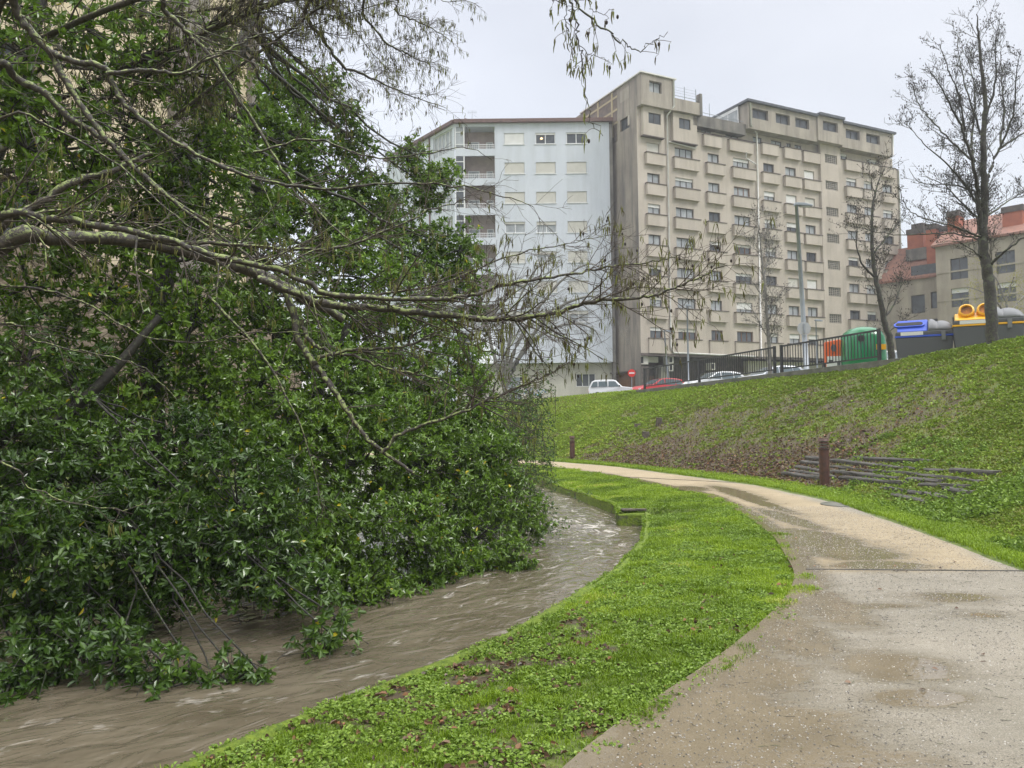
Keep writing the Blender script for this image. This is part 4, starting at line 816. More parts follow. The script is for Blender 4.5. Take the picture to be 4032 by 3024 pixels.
bare_tree('bare_tree', 'slim leafless tree behind the railing, just left of the tall lamp post', ta, [
 (np.vstack([ta-[0, 0, .6], VV([(1662, 760), (1657, 690), (1652, 620), (1646, 560), (1640, 500), (1636, 472)], 35)]), .11, .015, 1.25, .22),
 (VV([(1650, 600), (1660, 555), (1662, 515)], (35, 35.6)), .05, .01, .8)], M['bark_far'], 3.3, 1.75, 3, .022, group='slim bare street trees', coneP=.16)
ta = at(1929, 775, 28)
bare_tree('bare_tree', 'leafless street tree between the green bottle bank and the blue container, its trunk leaning left', ta, [
 (np.vstack([ta-[0, 0, .5], VV([(1922, 735), (1910, 690), (1900, 640), (1888, 580), (1884, 520), (1884, 450), (1895, 400), (1912, 362)], 28)]), .13, .014, 1.1, .16),
 (VV([(1908, 690), (1935, 650), (1950, 600)], (28, 28.6)), .05, .012, .9), (VV([(1892, 600), (1862, 570), (1850, 520), (1852, 470)], (28, 27.5)), .05, .01, .9), (VV([(1890, 545), (1925, 500), (1945, 470)], (28, 28.5)), .04, .01, .9)], M['bark_bare'], 3.3, 1.45, 3, .02, group='slim bare street trees', coneP=.22)
# grey weeping tree in front of the pale building
ta = at(1090, 850, 52)
st_l = []
for (pp) in ([(1090, 850), (1110, 760), (1160, 670), (1220, 600), (1275, 570), (1310, 590)], [(1095, 830), (1140, 740), (1200, 670), (1270, 640), (1310, 660), (1322, 700)], [(1092, 840), (1100, 740), (1120, 650), (1160, 580), (1215, 550)], [(1090, 840), (1085, 730), (1090, 640), (1110, 590)], [(1100, 800), (1160, 730), (1230, 700), (1280, 710), (1300, 740)], [(1090, 840), (1060, 740), (1050, 660), (1060, 610)]):
    st_l.append((VV(pp, (52, 52+random.uniform(-2, 2))), .16, .02, 1.0, .3))
bare_tree('weeping_tree', 'hazy grey leafless tree with arching branches in front of the pale apartment block', ta, st_l, M['bark_far'], 2.6, 2.6, 3, 0, bias=(.25, 0, -.1), grav=-.06)
# young greenish tree at the right
ta = at(2180, 760, 33)
bare_tree('budding_tree', 'small tree with fresh yellow-green buds behind the yellow containers', ta, [
 (np.vstack([ta-[0, 0, .5], VV([(2180, 700), (2175, 650), (2190, 600)], 33)]), .09, .03, 1, .3), (VV([(2178, 690), (2140, 640), (2090, 620)], (33, 32)), .05, .01, 1), (VV([(2180, 680), (2210, 640), (2250, 600)], (33, 34)), .05, .01, 1), (VV([(2178, 700), (2130, 690), (2075, 660)], (33, 33)), .05, .01, 1), (VV([(2176, 660), (2150, 600), (2130, 575)], (33, 33)), .04, .01, 1)],
 M['bark_far'], 2.6, 1.2, 2, 0, leaf=(M['willow'], 9, .16, .055))
# ------------------------------------------------------------------ buildings
def wall(mb, s0, s1, z0, z1, ops, yo=0, depth=.18):
    """wall face in local (s, off, z) with real openings and reveals; ops = (s0,s1,z0,z1)"""
    sx = sorted({s0, s1, *[v for o in ops for v in o[:2]]}); sz = sorted({z0, z1, *[v for o in ops for v in o[2:4]]})
    sx = [v for v in sx if s0 <= v <= s1]; sz = [v for v in sz if z0 <= v <= z1]
    for i in range(len(sx)-1):
        for j in range(len(sz)-1):
            cx_, cz_ = (sx[i]+sx[i+1])/2, (sz[j]+sz[j+1])/2
            if any(o[0] < cx_ < o[1] and o[2] < cz_ < o[3] for o in ops): continue
            mb.quad((sx[i], yo, sz[j]), (sx[i+1], yo, sz[j]), (sx[i+1], yo, sz[j+1]), (sx[i], yo, sz[j+1]))
    for (a, b_, c, d) in ops:
        y1 = yo-depth
        mb.quad((a, yo, c), (a, y1, c), (a, y1, d), (a, yo, d)); mb.quad((b_, yo, c), (b_, yo, d), (b_, y1, d), (b_, y1, c))
        mb.quad((a, yo, d), (a, y1, d), (b_, y1, d), (b_, yo, d)); mb.quad((a, yo, c), (b_, yo, c), (b_, y1, c), (a, y1, c))
class Frame:
    def __init__(s, O, d, n): s.O = O; s.d = d; s.n = n
    def mb(s): return MB(s.O, s.d, s.n, (0, 0, 1))
def window(F_, parent, s0, s1, z0, z1, yo, fmat, glass, panes=2, shut=0, smat=None, fr=.06, depth=.18, label=None):
    y = yo-depth; m_ = F_.mb(); e = .004
    m_.box(s0+e, s1-e, y-.05, y+.03, z0+e, z0+fr); m_.box(s0+e, s1-e, y-.05, y+.03, z1-fr, z1-e); m_.box(s0+e, s0+fr, y-.048, y+.028, z0+fr, z1-fr); m_.box(s1-fr, s1-e, y-.048, y+.028, z0+fr, z1-fr)
    for k in range(1, panes): c = s0+(s1-s0)*k/panes; m_.box(c-fr*.55, c+fr*.55, y-.046, y+.026, z0+fr, z1-fr)
    w = m_.build('window', M[fmat], parent)
    F_.mb().box(s0+e, s1-e, y-.04, y-.02, z0+e, z1-e).build('pane', M[glass], w)
    if shut > 0: F_.mb().box(s0+.02, s1-.02, y+.032, y+.06, z1-(z1-z0)*shut, z1-.01).build('shutter', M[smat or 'shutter'], w)
    if label: w['label'] = label
    return w
a_ = math.radians(64); D1 = np.array([math.sin(a_), math.cos(a_), 0]); N1 = np.array([D1[1], -D1[0], 0]); P1 = np.array([12.2, 72, 0.])
FB = Frame(P1, D1, N1)
R_ = random.Random(5)
bb = empty('apartment_building', tuple(P1+[0, 0, 3])); tag(bb, 'weathered beige apartment block with rows of solid balconies and a stained side wall', 'building')
COLS = [('A', 1.12, 2.58, .88, 3.09), ('B', 4.45, 6.65, 4.2, 7.22), ('C', 8.55, 10.0, 8.24, 10.5), ('D', 11.87, 14.0, 11.57, 14.6), ('E', 15.95, 17.45, 15.62, 17.95), ('F', 19.05, 20.57, 18.75, 21.1), ('G', 21.8, 23.28, 21.5, 23.9), ('I', 28.22, 29.84, 27.92, 30.37), ('J', 31.0, 32.5, 30.68, 33.1), ('K', 34.1, 35.75, 33.88, 36.0)]
ROW = [8.72+2.975*k for k in range(7)]
ops = []; wins = []
for (nm, w0, w1, b0_, b1_) in COLS:
    for k, z in enumerate(ROW):
        ops.append((w0, w1, z-.02, z+1.03)); wins.append((nm, k, w0, w1, z-.02, z+1.03, b0_, b1_))
top1 = [(4.45, 5.9, 29.25, 30.3)]
mb = FB.mb(); wall(mb, 0, 36.85, 7.25, 29.55, ops)
mb.quad((0, 0, 7.25), (36.85, 0, 7.25), (36.85, -2.2, 7.25), (0, -2.2, 7.25)); mb.quad((36.85, 0, 3), (36.85, -12, 3), (36.85, -12, 29.6), (36.85, 0, 29.6))
mb.quad((0, 0, 29.55), (36.85, 0, 29.55), (36.85, -1.6, 29.55), (0, -1.6, 29.55))
mb.build('wall', M['beige'], bb)
# attic storey set back behind the parapets
tw_ = [(8.0, 9.3, 29.0, 30.05), (11.2, 12.9, 29.0, 30.0), (14.55+.35, 16.1, 29.2, 30.35), (17.4, 18.9, 29.2, 30.35), (19.6, 20.25, 29.2, 30.35), (20.8, 21.8, 29.2, 30.35), (27.3, 28.8, 29.2, 30.35), (32.1, 33.7, 29.2, 30.35)]
tw_ = [(a, b_, 29.6, d) for a, b_, c, d in tw_]
mb = FB.mb(); wall(mb, 6.4, 36.3, 29.55, 30.9, [(a, b_, c, min(d, 30.55)) for a, b_, c, d in tw_], yo=-.3, depth=.12); mb.build('attic_wall', M['beige'], bb)
for i, (a, b_, c, d) in enumerate(tw_): window(FB, bb, a, b_, c, min(d, 30.55), -.3, 'darkframe', 'curtain', 2, .3 if i > 5 else 0, depth=.12)
# windows, balconies
for (nm, k, w0, w1, z0, z1, b0_, b1_) in wins:
    brown = k == 0 and nm in 'ABCD'; fm = 'woodframe' if brown or (k in (3, 5) and nm == 'D') else 'darkframe'
    pn = 3 if (w1-w0) > 2 else 2
    sh = R_.choice([0, 0, 0, .35, .45, .95]) if nm in 'EFG' else R_.choice([0, 0, 0, 0, .25, .3])
    if (nm, k) in (('A', 6), ('F', 2), ('F', 5)): sh = .96
    if (nm, k) in (('A', 0), ('B', 0)): sh = .3
    if (nm, k) == ('D', 1): sh = .65
    gl = R_.choice(['curtain', 'curtain', 'glass_dark']) if not brown else 'glass_dark'
    window(FB, bb, w0, w1, z0, z1, 0, fm, gl, pn, sh, R_.choice(['shutter', 'shutter', 'shutter_cream']))
    if k == 0: mb = FB.mb(); mb.box(b0_, b1_, .003, .16, 7.252, z0-.06)
    else: mb = FB.mb(); mb.box(b0_, b1_, .003, .34, z0-1.13, z0-.06)
    bal = mb.build('balcony', M['beige'], bb)
    FB.mb().box(b0_-.06, b1_+.06, .0035, .40 if k else .22, z0-.058, z0+.02).build('rim', M['rim'], bal)
for (a, b_, z, yo) in [(7.9, 10.1, 29.3, .34), (11.2, 14.3, 29.3, .34), (15.62, 17.9, 29.56, .34), (18.75, 21.1, 29.56, .34), (21.5, 23.9, 29.56, .34), (27.92, 30.37, 29.5, .34), (30.68, 33.1, 29.5, .34), (33.9, 36.0, 29.5, .34)]:
    bal = FB.mb().box(a, b_, .003, yo, z-1.13, z).build('balcony', M['beige'], bb); FB.mb().box(a-.04, b_+.04, .0035, yo+.05, z+.002, z+.07).build('rim', M['rim'], bal)
FB.mb().box(6.4, 36.85, -.12, .06, 29.56, 29.62).build('parapet_cap', M['rim'], bb)
# stair shaft with concrete grilles
hz = [25.8+2.93-2.93*k for k in range(8)]
gops = [(24.62, 26.5, z-.02, z+.96) for z in hz if z > 7.5]
mb = FB.mb(); wall(mb, 23.98, 27.05, 7.25, 30.72, gops, yo=.30, depth=.2)
mb.quad((23.98, 0, 7.25), (23.98, .30, 7.25), (23.98, .30, 30.72), (23.98, 0, 30.72)); mb.quad((27.05, .30, 7.25), (27.05, 0, 7.25), (27.05, 0, 30.72), (27.05, .30, 30.72)); mb.quad((23.98, .3, 7.25), (23.98, 0, 7.25), (27.05, 0, 7.25), (27.05, .3, 7.25))
mb.build('stair_shaft', M['beige'], bb)
for (a, b_, c, d) in gops:
    mb = FB.mb()
    for k in range(6): x_ = a+(b_-a)*(k+.5)/6; mb.box(x_-.035, x_+.035, .12, .2, c, d)
    for k in range(5): z_ = c+(d-c)*(k+.5)/5; mb.box(a, b_, .125, .195, z_-.03, z_+.03)
    g_ = mb.build('grille', M['grille'], bb); FB.mb().box(a+.003, b_-.003, .07, .11, c+.003, d-.003).build('pane', M['shade'], g_)
# upper blocks
def block(nm, s0, s1, z0, z1, yo, back, ops_, matn, pan=2):
    mb = FB.mb(); wall(mb, s0, s1, z0, z1, ops_, yo=yo, depth=.32)
    mb.quad((s0, yo, z0), (s0, yo, z1), (s0, back, z1), (s0, back, z0)); mb.quad((s1, yo, z0), (s1, back, z0), (s1, back, z1), (s1, yo, z1))
    mb.quad((s0, yo, z0), (s0, back, z0), (s1, back, z0), (s1, yo, z0)); mb.quad((s0, yo, z1), (s1, yo, z1), (s1, back, z1), (s0, back, z1))
    o = mb.build(nm, M[matn], bb)
    for (a, b_, c, d) in ops_: window(FB, bb, a, b_, c, d, yo, 'darkframe', 'glass_dark' if nm != 'tower' else 'curtain', pan, 0, depth=.30)
    return o
block('upper_storey', 13.25, 22.95, 30.6, 33.3, .8, -5, [(13.85, 16.0, 31.75, 32.8), (17.05, 19.05, 31.75, 32.8), (19.85, 21.85, 31.75, 32.8)], 'beige_dirty')
block('shaft_head', 22.95, 26.75, 30.722, 33.45, 1.0, -5, [(23.7, 25.95, 31.95, 33.0)], 'beige_dirty')
block('upper_storey', 26.75, 34.95, 30.6, 33.2, .8, -5, [(27.4, 29.6, 31.7, 32.75), (30.65, 32.85, 31.7, 32.75)], 'beige_dirty')
mb = FB.mb(); mb.box(13.0, 23.0, -5.2, 1.1, 33.303, 33.55).box(23.0, 26.8, -5.2, 1.3, 33.453, 33.72).box(26.8, 35.3, -5.2, 1.1, 33.203, 33.45); mb.build('roof', M['roof_dark'], bb)
mb = FB.mb()
for s_, z in ((22.9, 33.7), (25.6, 33.74), (29.6, 33.46), (33.6, 33.46)): mb.box(s_, s_+.35, -1.2, -.8, z-.05, z+.35)
mb.build('chimney', M['sandstone'], bb)
# conservatory at the open end of the roof storey
mb = FB.mb()
for y0, y1 in ((-.5, -.42), (-2.0, -1.92), (-3.5, -3.42), (-4.9, -4.82)): mb.box(13.05, 13.13, y0, y1, 31.0, 33.25)
mb.box(13.05, 13.13, -4.9, -.42, 31.0, 31.1); mb.box(13.05, 13.13, -4.9, -.42, 32.95, 33.28)
gh = mb.build('glazed_end', M['pvc'], bb); FB.mb().box(13.08, 13.10, -4.85, -.45, 31.1, 32.95).build('pane', M['curtain'], gh)
# tower at the left corner
block('tower', 0, 3.95, 30.85, 33.85, .8, -10, [(.95, 2.4, 32.2, 33.3)], 'beige_dirty')
FB.mb().box(-.15, 4.1, -10.2, .95, 33.853, 33.98).build('roof', M['pipe'], bb)
mb = FB.mb(); mb.box(3.95, 7.15, -3, .8, 30.9, 32.1); mb.build('terrace_parapet', M['beige_dirty'], bb)
mb = FB.mb(); mb.box(7.0, 7.3, .2, .85, 30.88, 33.05); mb.build('chimney', M['concrete_dark'], bb)
mb = FB.mb(); mb.box(6.45, 13.25, .2, .45, 29.95, 31.1).box(6.45, 13.25, -3, .2, 29.95, 30.05); mb.build('terrace_wall', M['concrete_dark'], bb)
mb = FB.mb()
for s_ in (5.3, 6.7): mb.tube([(s_, .6, 32.1), (s_, .6, 33.5)], .04, 6)
for s_ in (8.6,): mb.tube([(s_, .35, 31.1), (s_, .35, 32.5)], .03, 6)
for z in (32.3, ): mb.tube([(4.0, .62, z+.15), (6.9, .62, z+.15)], .03, 6)
for z in (33.3, 33.0, 32.75): mb.tube([(4.0, .6, z), (6.8, .6, z)], .012, 4)
mb.tube([(7.4, .33, 31.45), (13.1, .33, 31.35)], .03, 6); mb.build('terrace_railing', M['metal_grey'], bb)
# oriels under the tower
for (s0, s1, z0, z1, w) in ((.45, 2.85, 28.1, 30.848, (1.05, 2.5, 29.3, 30.35)), (3.98, 6.9, 28.05, 30.848, (4.7, 6.1, 29.35, 30.4))):
    mb = FB.mb(); wall(mb, s0, s1, z0, z1, [w], yo=.45, depth=.1); mb.quad((s0, .45, z0), (s0, .45, z1), (s0, 0, z1), (s0, 0, z0)); mb.quad((s1, .45, z0), (s1, 0, z0), (s1, 0, z1), (s1, .45, z1)); mb.quad((s0, .45, z0), (s0, 0, z0), (s1, 0, z0), (s1, .45, z0))
    mb.build('oriel', M['beige'], bb); window(FB, bb, *w, .45, 'darkframe', 'glass_dark', 2, depth=.1); FB.mb().box(s0-.05, s1+.05, .003, .5, z0-.09, z0-.003).build('rim', M['rim'], bb)
FB.mb().box(0, 7.0, -1.5, -.003, 29.56, 30.9).build('attic_wall', M['beige'], bb)
# gable wall (looks to the left), stained, with two small windows
G1 = -N1; GF = Frame(P1, G1, -D1)      # s runs back from the corner, offset points left
mb = GF.mb(); gw = [(1.2, 2.8, 32.2, 33.4), (1.2, 2.8, 29.3, 30.5)]
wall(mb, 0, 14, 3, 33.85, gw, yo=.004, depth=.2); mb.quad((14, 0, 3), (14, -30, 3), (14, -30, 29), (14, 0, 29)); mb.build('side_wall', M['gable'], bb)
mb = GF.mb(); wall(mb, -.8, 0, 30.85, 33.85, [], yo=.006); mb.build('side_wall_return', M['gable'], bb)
for w in gw: window(GF, bb, *w, .004, 'darkframe', 'curtain' if w[2] > 31 else 'glass_dark', 2)
mb = GF.mb()
for s_ in (4.0, 6.6, 9.4): mb.box(s_, s_+.28, .006, .05, 29.2, 33.8)
for z in (30.4, 31.7, 33.0): mb.box(3.2, 10, .0055, .045, z, z+.2)
mb.build('wall_bands', mat('yellowish_band', (.42, .35, .22), (.36, .3, .19), 2, .85), bb)
mb = GF.mb(); mb.box(3.3, 10, .0045, .02, 28.6, 33.84); mb.build('brick_infill', mat('brown_hollow_brick', (.20, .155, .125), (.12, .10, .09), 1.6, .9), bb)
# drainpipes
mb = FB.mb()
mb.tube([(3.75, .92, 33.8), (3.75, .92, 31.2), (3.45, .2, 30.5), (3.45, .1, 7.9), (3.75, .1, 7.35), (14.0, .2, 7.22)], .085, 8); mb.build('drainpipe', M['pipe'], bb, smooth=True); mb = FB.mb(); mb.tube([(3.6, .15, 27.95), (6.9, .15, 27.75), (7.1, .15, 28.1)], .07, 6); mb.build('drainpipe', M['pipe'], bb, smooth=True); mb = FB.mb()
mb.tube([(13.5, .92, 33.2), (13.5, .92, 30.9), (14.95, .2, 30.5), (14.95, .1, 7.2)], .085, 8); mb.build('drainpipe', M['pipe'], bb, smooth=True); mb = FB.mb(); mb.tube([(13.3, .4, 28.2), (13.2, .4, 27.6), (14.9, .15, 27.2)], .07, 6); mb.build('drainpipe', M['pipe'], bb, smooth=True); mb = FB.mb()
mb.tube([(34.9, .92, 33.2), (34.9, .92, 30.8)], .08, 8); mb.build('drainpipe', M['pipe'], bb, smooth=True); mb = FB.mb(); mb.tube([(36.8, .08, 29.5), (36.8, .08, 4)], .085, 8); mb.build('drainpipe', M['pipe'], bb, smooth=True)
# ground floor
mb = FB.mb(); mb.box(0, 36.85, -2.4, -2.2, 2.5, 7.25); mb.box(-.001, .9, -2.2, -.002, 2.5, 6.0); mb.build('shopfront_wall', M['stone_dark'], bb)
mb = FB.mb(); mb.box(14.5, 36.8, -2.1, -1.4, 2.6, 6.9); mb.build('shopfront_wall', M['cream_low'], bb)
mb = FB.mb(); mb.box(0, 36.85, -.1, .05, 7.0, 7.246); mb.build('shopfront_fascia', M['rim'], bb)
FB.mb().box(.05, 1.0, -1.9, -.4, 2.6, 5.6).build('pillar', M['white_wall'], bb)
mb = FB.mb(); mb.box(3.2, 4.2, -2.2, -1.2, 2.6, 6.2).box(8.6, 9.6, -2.15, -1.2, 2.6, 5.5).box(4.9, 8.2, -2.15, -2.0, 2.6, 4.6); mb.build('shopfront_panel', M['cream_low'], bb)
mb = FB.mb(); mb.box(1.5, 3.0, -2.15, -2.05, 2.6, 5.2); mb.build('door', M['door_wood'], bb)
for (s_, z, w_, h_) in ((.15, 6.2, .95, .8), (3.5, 6.35, .6, .7), (3.5, 5.6, .6, .7), (8.7, 5.8, .6, .7)):
    c_ = FB.mb().box(s_, s_+w_, -1.2, -.35, z, z+h_).build('air_conditioner', M['aircon'], bb, bevel=.02); mb = FB.mb(); mb.box(s_+.08, s_+.42*w_/.6 if w_ < .9 else s_+.36, -.349, -.34, z+.1, z+h_-.1); mb.build('vent', M['shade'], c_)
FB.mb().box(1.25, 2.75, -1.2, -1.0, 6.45, 7.0).build('sign_board', M['shutter_cream'], bb)
# brown garage door in the side wall
mb = GF.mb(); mb.box(1.0, 5.3, .01, .08, 3.0, 5.5); g_ = mb.build('garage_door', M['door_wood'], bb); mb = GF.mb(); mb.box(.8, 5.5, .01, .5, 5.5, 5.62); mb.build('canopy', M['rim'], bb)

# ---- pale blue-grey block
PW = np.array([0, 75, 0.]); FW = Frame(PW, np.array([1., 0, 0]), np.array([0, -1., 0]))
wb = empty('apartment_building', (2, 75, 3)); tag(wb, 'pale blue-grey apartment block with white window frames, corner balconies and a brown roof edge', 'building')
zt = [28.42-2.97*k for k in range(8)]
wc = [(-.5, 1.48), (2.6, 4.57), (5.67, 7.63)]; ops = []
for k, z in enumerate(zt[:7]):
    for a, b_ in wc: ops.append((a, b_, z, z+1.13))
mb = FW.mb(); wall(mb, -1.47, 9.93, 6.6, 30.55, ops); mb.quad((9.93, 0, 6.6), (9.93, -8, 6.6), (9.93, -8, 30.5), (9.93, 0, 30.5)); mb.quad((-5.5, 0, 6.6), (9.93, 0, 6.6), (9.93, -1.5, 6.6), (-5.5, -1.5, 6.6))
mb.build('wall', M['white_wall'], wb)
mb = FW.mb(); mb.box(9.935, 10.25, -.4, .02, 3, 30.4); mb.build('corner_strip', M['concrete_dark'], wb)
R_ = random.Random(9)
for i, (a, b_, c, d) in enumerate(ops):
    k = i//3; j = i % 3; sh = {0: (1, .18, .12)}.get(k, (R_.choice((.2, .3, .97)), R_.choice((.25, .97, .3)), R_.choice((.97, .97, .3))))[j]
    if (k, j) == (0, 0): sh = .97
    w = window(FW, wb, a, b_, c, d, 0, 'pvc', 'curtain' if k else 'glass_dark', 2, sh, 'shutter' if k < 1 else 'shutter_cream', fr=.075, depth=.12)
    FW.mb().box(a-.08, b_+.08, .002, .06, c-.07, c-.003).build('sill', M['pvc'], w)
    if (k, j) == (0, 1): lm = FW.mb(); lm.lathe([(.02, 0), (.11, -.05), (.11, -.12), (.02, -.16)], (a+.6, .03-.12, c+.66), 8); w_l = lm.build('lamp', M['warm'], w)
# loggias
for k, z in enumerate(zt[:7]):
    fz = z-.42
    mb = FW.mb(); mb.box(-5.4, -1.472, -.02, .02, fz-.72 if k else fz-.72, fz); mb.box(-5.4, -1.472, -1.9, -.022, fz-.2, fz-.05); mb.build('balcony', M['white_wall'], wb)
    mb = FW.mb(); mb.box(-5.3, -1.47, -1.75, -1.65, fz-.04, fz+2.76); mb.build('recessed_wall', M['pink'], wb)
    for (a, b_, h0, h1) in ((-4.2, -3.05, .15, 1.25), (-2.35, -1.66, .0, 1.22)):
        w = FW.mb().box(a, b_, -1.645, -1.60, fz+h0+.02, fz+h1).build('window', M['pvc'], wb); FW.mb().box(a+.09, b_-.09, -1.597, -1.585, fz+h0+.12, fz+h1-.09).build('pane', M['curtain'], w)
    mb = FW.mb()
    for i in range(16): x_ = -4.45+i*.19; mb.box(x_, x_+.035, -.06, -.03, fz, fz+.42)
    mb.box(-4.5, -1.5, -.065, -.025, fz+.42, fz+.47); mb.box(-4.5, -1.5, -.065, -.025, fz+.2, fz+.23); mb.build('railing', M['pvc'], wb)
    mb = FW.mb()
    for a, b_ in ((-5.42, -5.32), (-4.58, -4.46)): mb.box(a, b_, -.07, .03, fz, fz+2.25)
    mb.box(-5.32, -4.58, -.06, .02, fz+.42, fz+.5); mb.box(-5.32, -4.58, -.06, .02, fz+1.65, fz+1.73); mb.box(-5.32, -4.58, -.06, .02, fz, fz+.06)
    g_ = mb.build('glazed_bay', M['pvc'], wb); FW.mb().box(-5.32, -4.58, -.03, -.02, fz+.06, fz+2.2).build('pane', M['glass_dark'] if k else M['curtain'], g_)
mb = FW.mb(); mb.box(-5.5, -1.472, -1.9, -.02, 30.27, 30.55); mb.box(-5.4, -1.472, -.018, .0, 30.24, 30.55); mb.box(-5.4, -4.0, -6, -1.8, 3, 30); mb.build('wall', M['white_wall'], wb)
# receding left wing
DL = unit(np.array([-.61, .79, 0])); FL = Frame(np.array([-5.45, 75, 0.]), DL, np.array([-.79, -.61, 0]))
ops = []
for k, z in enumerate(zt[:7]): ops += [(.4, 4.0, z-.42+.05, z+1.85), (6.2, 8.3, z, z+1.2)]
mb = FL.mb(); wall(mb, 0, 14, 3, 30.55, ops, depth=.25); mb.build('wall', M['white_wall'], wb)
for i, o_ in enumerate(ops): window(FL, wb, *o_, 0, 'pvc', 'curtain', 5 if i % 2 == 0 else 3, fr=.08)
FL.mb().box(4.6, 4.75, .002, .12, 3, 30.5).build('drainpipe', M['tile_brown'], wb)
# roof edge, dormer, aerial
mb = FW.mb(); mb.box(-5.5, 10.3, -9, .35, 30.552, 30.9); mb.build('roof_edge', M['tile_brown'], wb); FL.mb().box(-.1, 14.2, -4, .35, 30.553, 30.88).build('roof_edge', M['tile_brown'], wb)
mb = FW.mb(); mb.prism([(-5.9, 30.903), (-2.0, 30.903), (-2.0, 31.15), (-4.5, 31.9), (-5.9, 31.15)], 1, -5, -2); mb.build('dormer', M['tile_brown'], wb)
FW.mb().prism([(-5.1, 30.92), (-3.2, 30.92), (-4.4, 31.5)], 1, -1.995, -1.98).build('dormer_face', M['pink'], wb)
mb = FW.mb(); mb.tube([(-3.8, -2.5, 31.5), (-3.8, -2.5, 32.9)], .025, 6); mb.tube([(-4.3, -2.5, 32.7), (-3.3, -2.5, 32.7)], .015, 5)
for i in range(5): mb.tube([(-4.2+i*.2, -2.5, 32.5), (-4.2+i*.2, -2.5, 32.9)], .012, 4)
mb.tube([(-3.6, -2.5, 32.4), (-3.2, -2.5, 32.1)], .012, 4); mb.build('aerial', M['metal_grey'], wb)
# ground floor
mb = FW.mb(); wall(mb, -5.4, 9.95, 2.5, 6.59, [(6.38, 8.3, 4.26, 5.55), (-.4, .9, 2.9, 5.3)], yo=-.9, depth=.15); mb.build('ground_floor_wall', M['cream_low'], wb)
window(FW, wb, 6.38, 8.3, 4.26, 5.55, -.9, 'pvc', 'glass_dark', 3, depth=.15); FW.mb().box(-.38, .88, -1.1, -1.02, 2.9, 5.28).build('door', M['metal_grey'], wb)
mb = FW.mb()
for (x0, z0, pts) in ((1.2, 3.6, [(0, 0), (.25, .5), (.5, .1), (.75, .55), (1.0, .05)]), (2.5, 3.5, [(0, .5), (.3, .1), (.6, .5), (.9, .15)]), (1.6, 3.45, [(0, 0), (.6, .12), (1.3, -.02)])): mb.tube([(x0+p_, -.88, z0+q_) for p_, q_ in pts], .035, 5)
mb.build('graffiti', M['spray'], wb)

# ---- stone-faced block with red roofs, right
PS = np.array([44.8, 80, 0.]); DS = unit(np.array([.656, -.755, 0])); NS = np.array([-.755, -.656, 0]); FS = Frame(PS, DS, unit(NS))
def sz_(vx4, vy4, off=0):
    d = fw+(vx4-2016)/FPX*rt-(vy4-1512)/FPX*up; C_ = np.array([0, 0, CZ]); n_ = FS.n; t_ = np.dot(PS+off*n_-C_, n_)/np.dot(d, n_); q = C_+d*t_; return float(np.dot(q-PS, FS.d)), float(q[2])
sb = empty('apartment_building', tuple(PS+[0, 0, 3])); tag(sb, 'sandstone-faced block with red tiled roofs and orange brick chimneys behind the containers at the right', 'building')
def wz(x0, y0, x1, y1, off=0, sc=.546):
    a = sz_(3500+x0*sc, 780+y0*sc, off); b_ = sz_(3500+x1*sc, 780+y1*sc, off); return (a[0], b_[0], b_[1], a[1])
fo = [wz(440, 440, 572, 575), wz(447, 655, 585, 775), wz(458, 860, 595, 975)]
fo = [(fo[0][0], fo[0][1], z0, z1) for (_, _, z0, z1) in fo]
fo += [(a+4.2, b_+4.2, c, d) for a, b_, c, d in fo]; fo += [(a, b_, c-3*(k+1), d-3*(k+1)) for k in range(1) for a, b_, c, d in fo if c < 8]
ztop = sz_(3500+370*.546, 780+345*.546)[1]
mb = FS.mb(); wall(mb, 0, 14, 2, ztop, fo, depth=.25); mb.quad((0, 0, 2), (0, 0, ztop), (0, -3, ztop), (0, -3, 2)); mb.build('wall', M['sandstone'], sb)
for o_ in fo: window(FS, sb, *o_, 0, 'darkframe', 'glass_dark', 2, R_.choice((0, 0, .25)), depth=.25)
bo = [wz(158, 705, 262, 825, -2.2), wz(300, 678, 370, 790, -2.2), wz(172, 892, 268, 985, -2.2), wz(306, 872, 380, 975, -2.2)]
bo = [(bo[0][0], bo[0][1], bo[0][2], bo[0][3]), bo[1], (bo[0][0], bo[0][1], bo[2][2], bo[2][3]), (bo[1][0], bo[1][1], bo[3][2], bo[3][3])]
zb = sz_(3500+130*.546, 780+590*.546, -2.2)[1]; sL = sz_(3500+60*.546, 1100, -2.2)[0]
mb = FS.mb(); wall(mb, sL-6, -.002, 2, zb, bo, yo=-2.2, depth=.25); mb.build('wall', M['sandstone'], sb)
for o_ in bo: window(FS, sb, *o_, -2.2, 'darkframe', 'glass_dark', 2 if o_[1]-o_[0] > 1.6 else 1, depth=.25)
mb = FS.mb()   # bands
for z in np.arange(4, ztop, 2.95): mb.box(0, 14, .003, .06, z, z+.16)
mb.build('string_course', M['sandstone'], sb)
mb = FS.mb(); mb.prism([(.4, ztop-.1), (.4, ztop+.12), (-6, ztop+3.6), (-6, ztop-.1)], 0, -.3, 14.5); mb.build('roof', M['rooftile'], sb)
mb = FS.mb(); mb.prism([(-1.9, zb-.1), (-1.9, zb+.1), (-5.2, zb+4.2), (-5.2, zb-.1)], 0, sL-6, -.35); rf = mb.build('roof', M['rooftile'], sb)
dw = wz(170, 520, 255, 590, -2.0); mb = FS.mb(); mb.box(dw[0]-.2, dw[1]+1.6, -4, -2.1, zb+.12, zb+1.4); mb.build('dormer', M['roof_dark'], sb)
mb = FS.mb(); mb.box(dw[0]-1.2, dw[1]+.8, -5, -3.4, zb+2.3, zb+3.6); mb.build('dormer', M['concrete_dark'], sb)
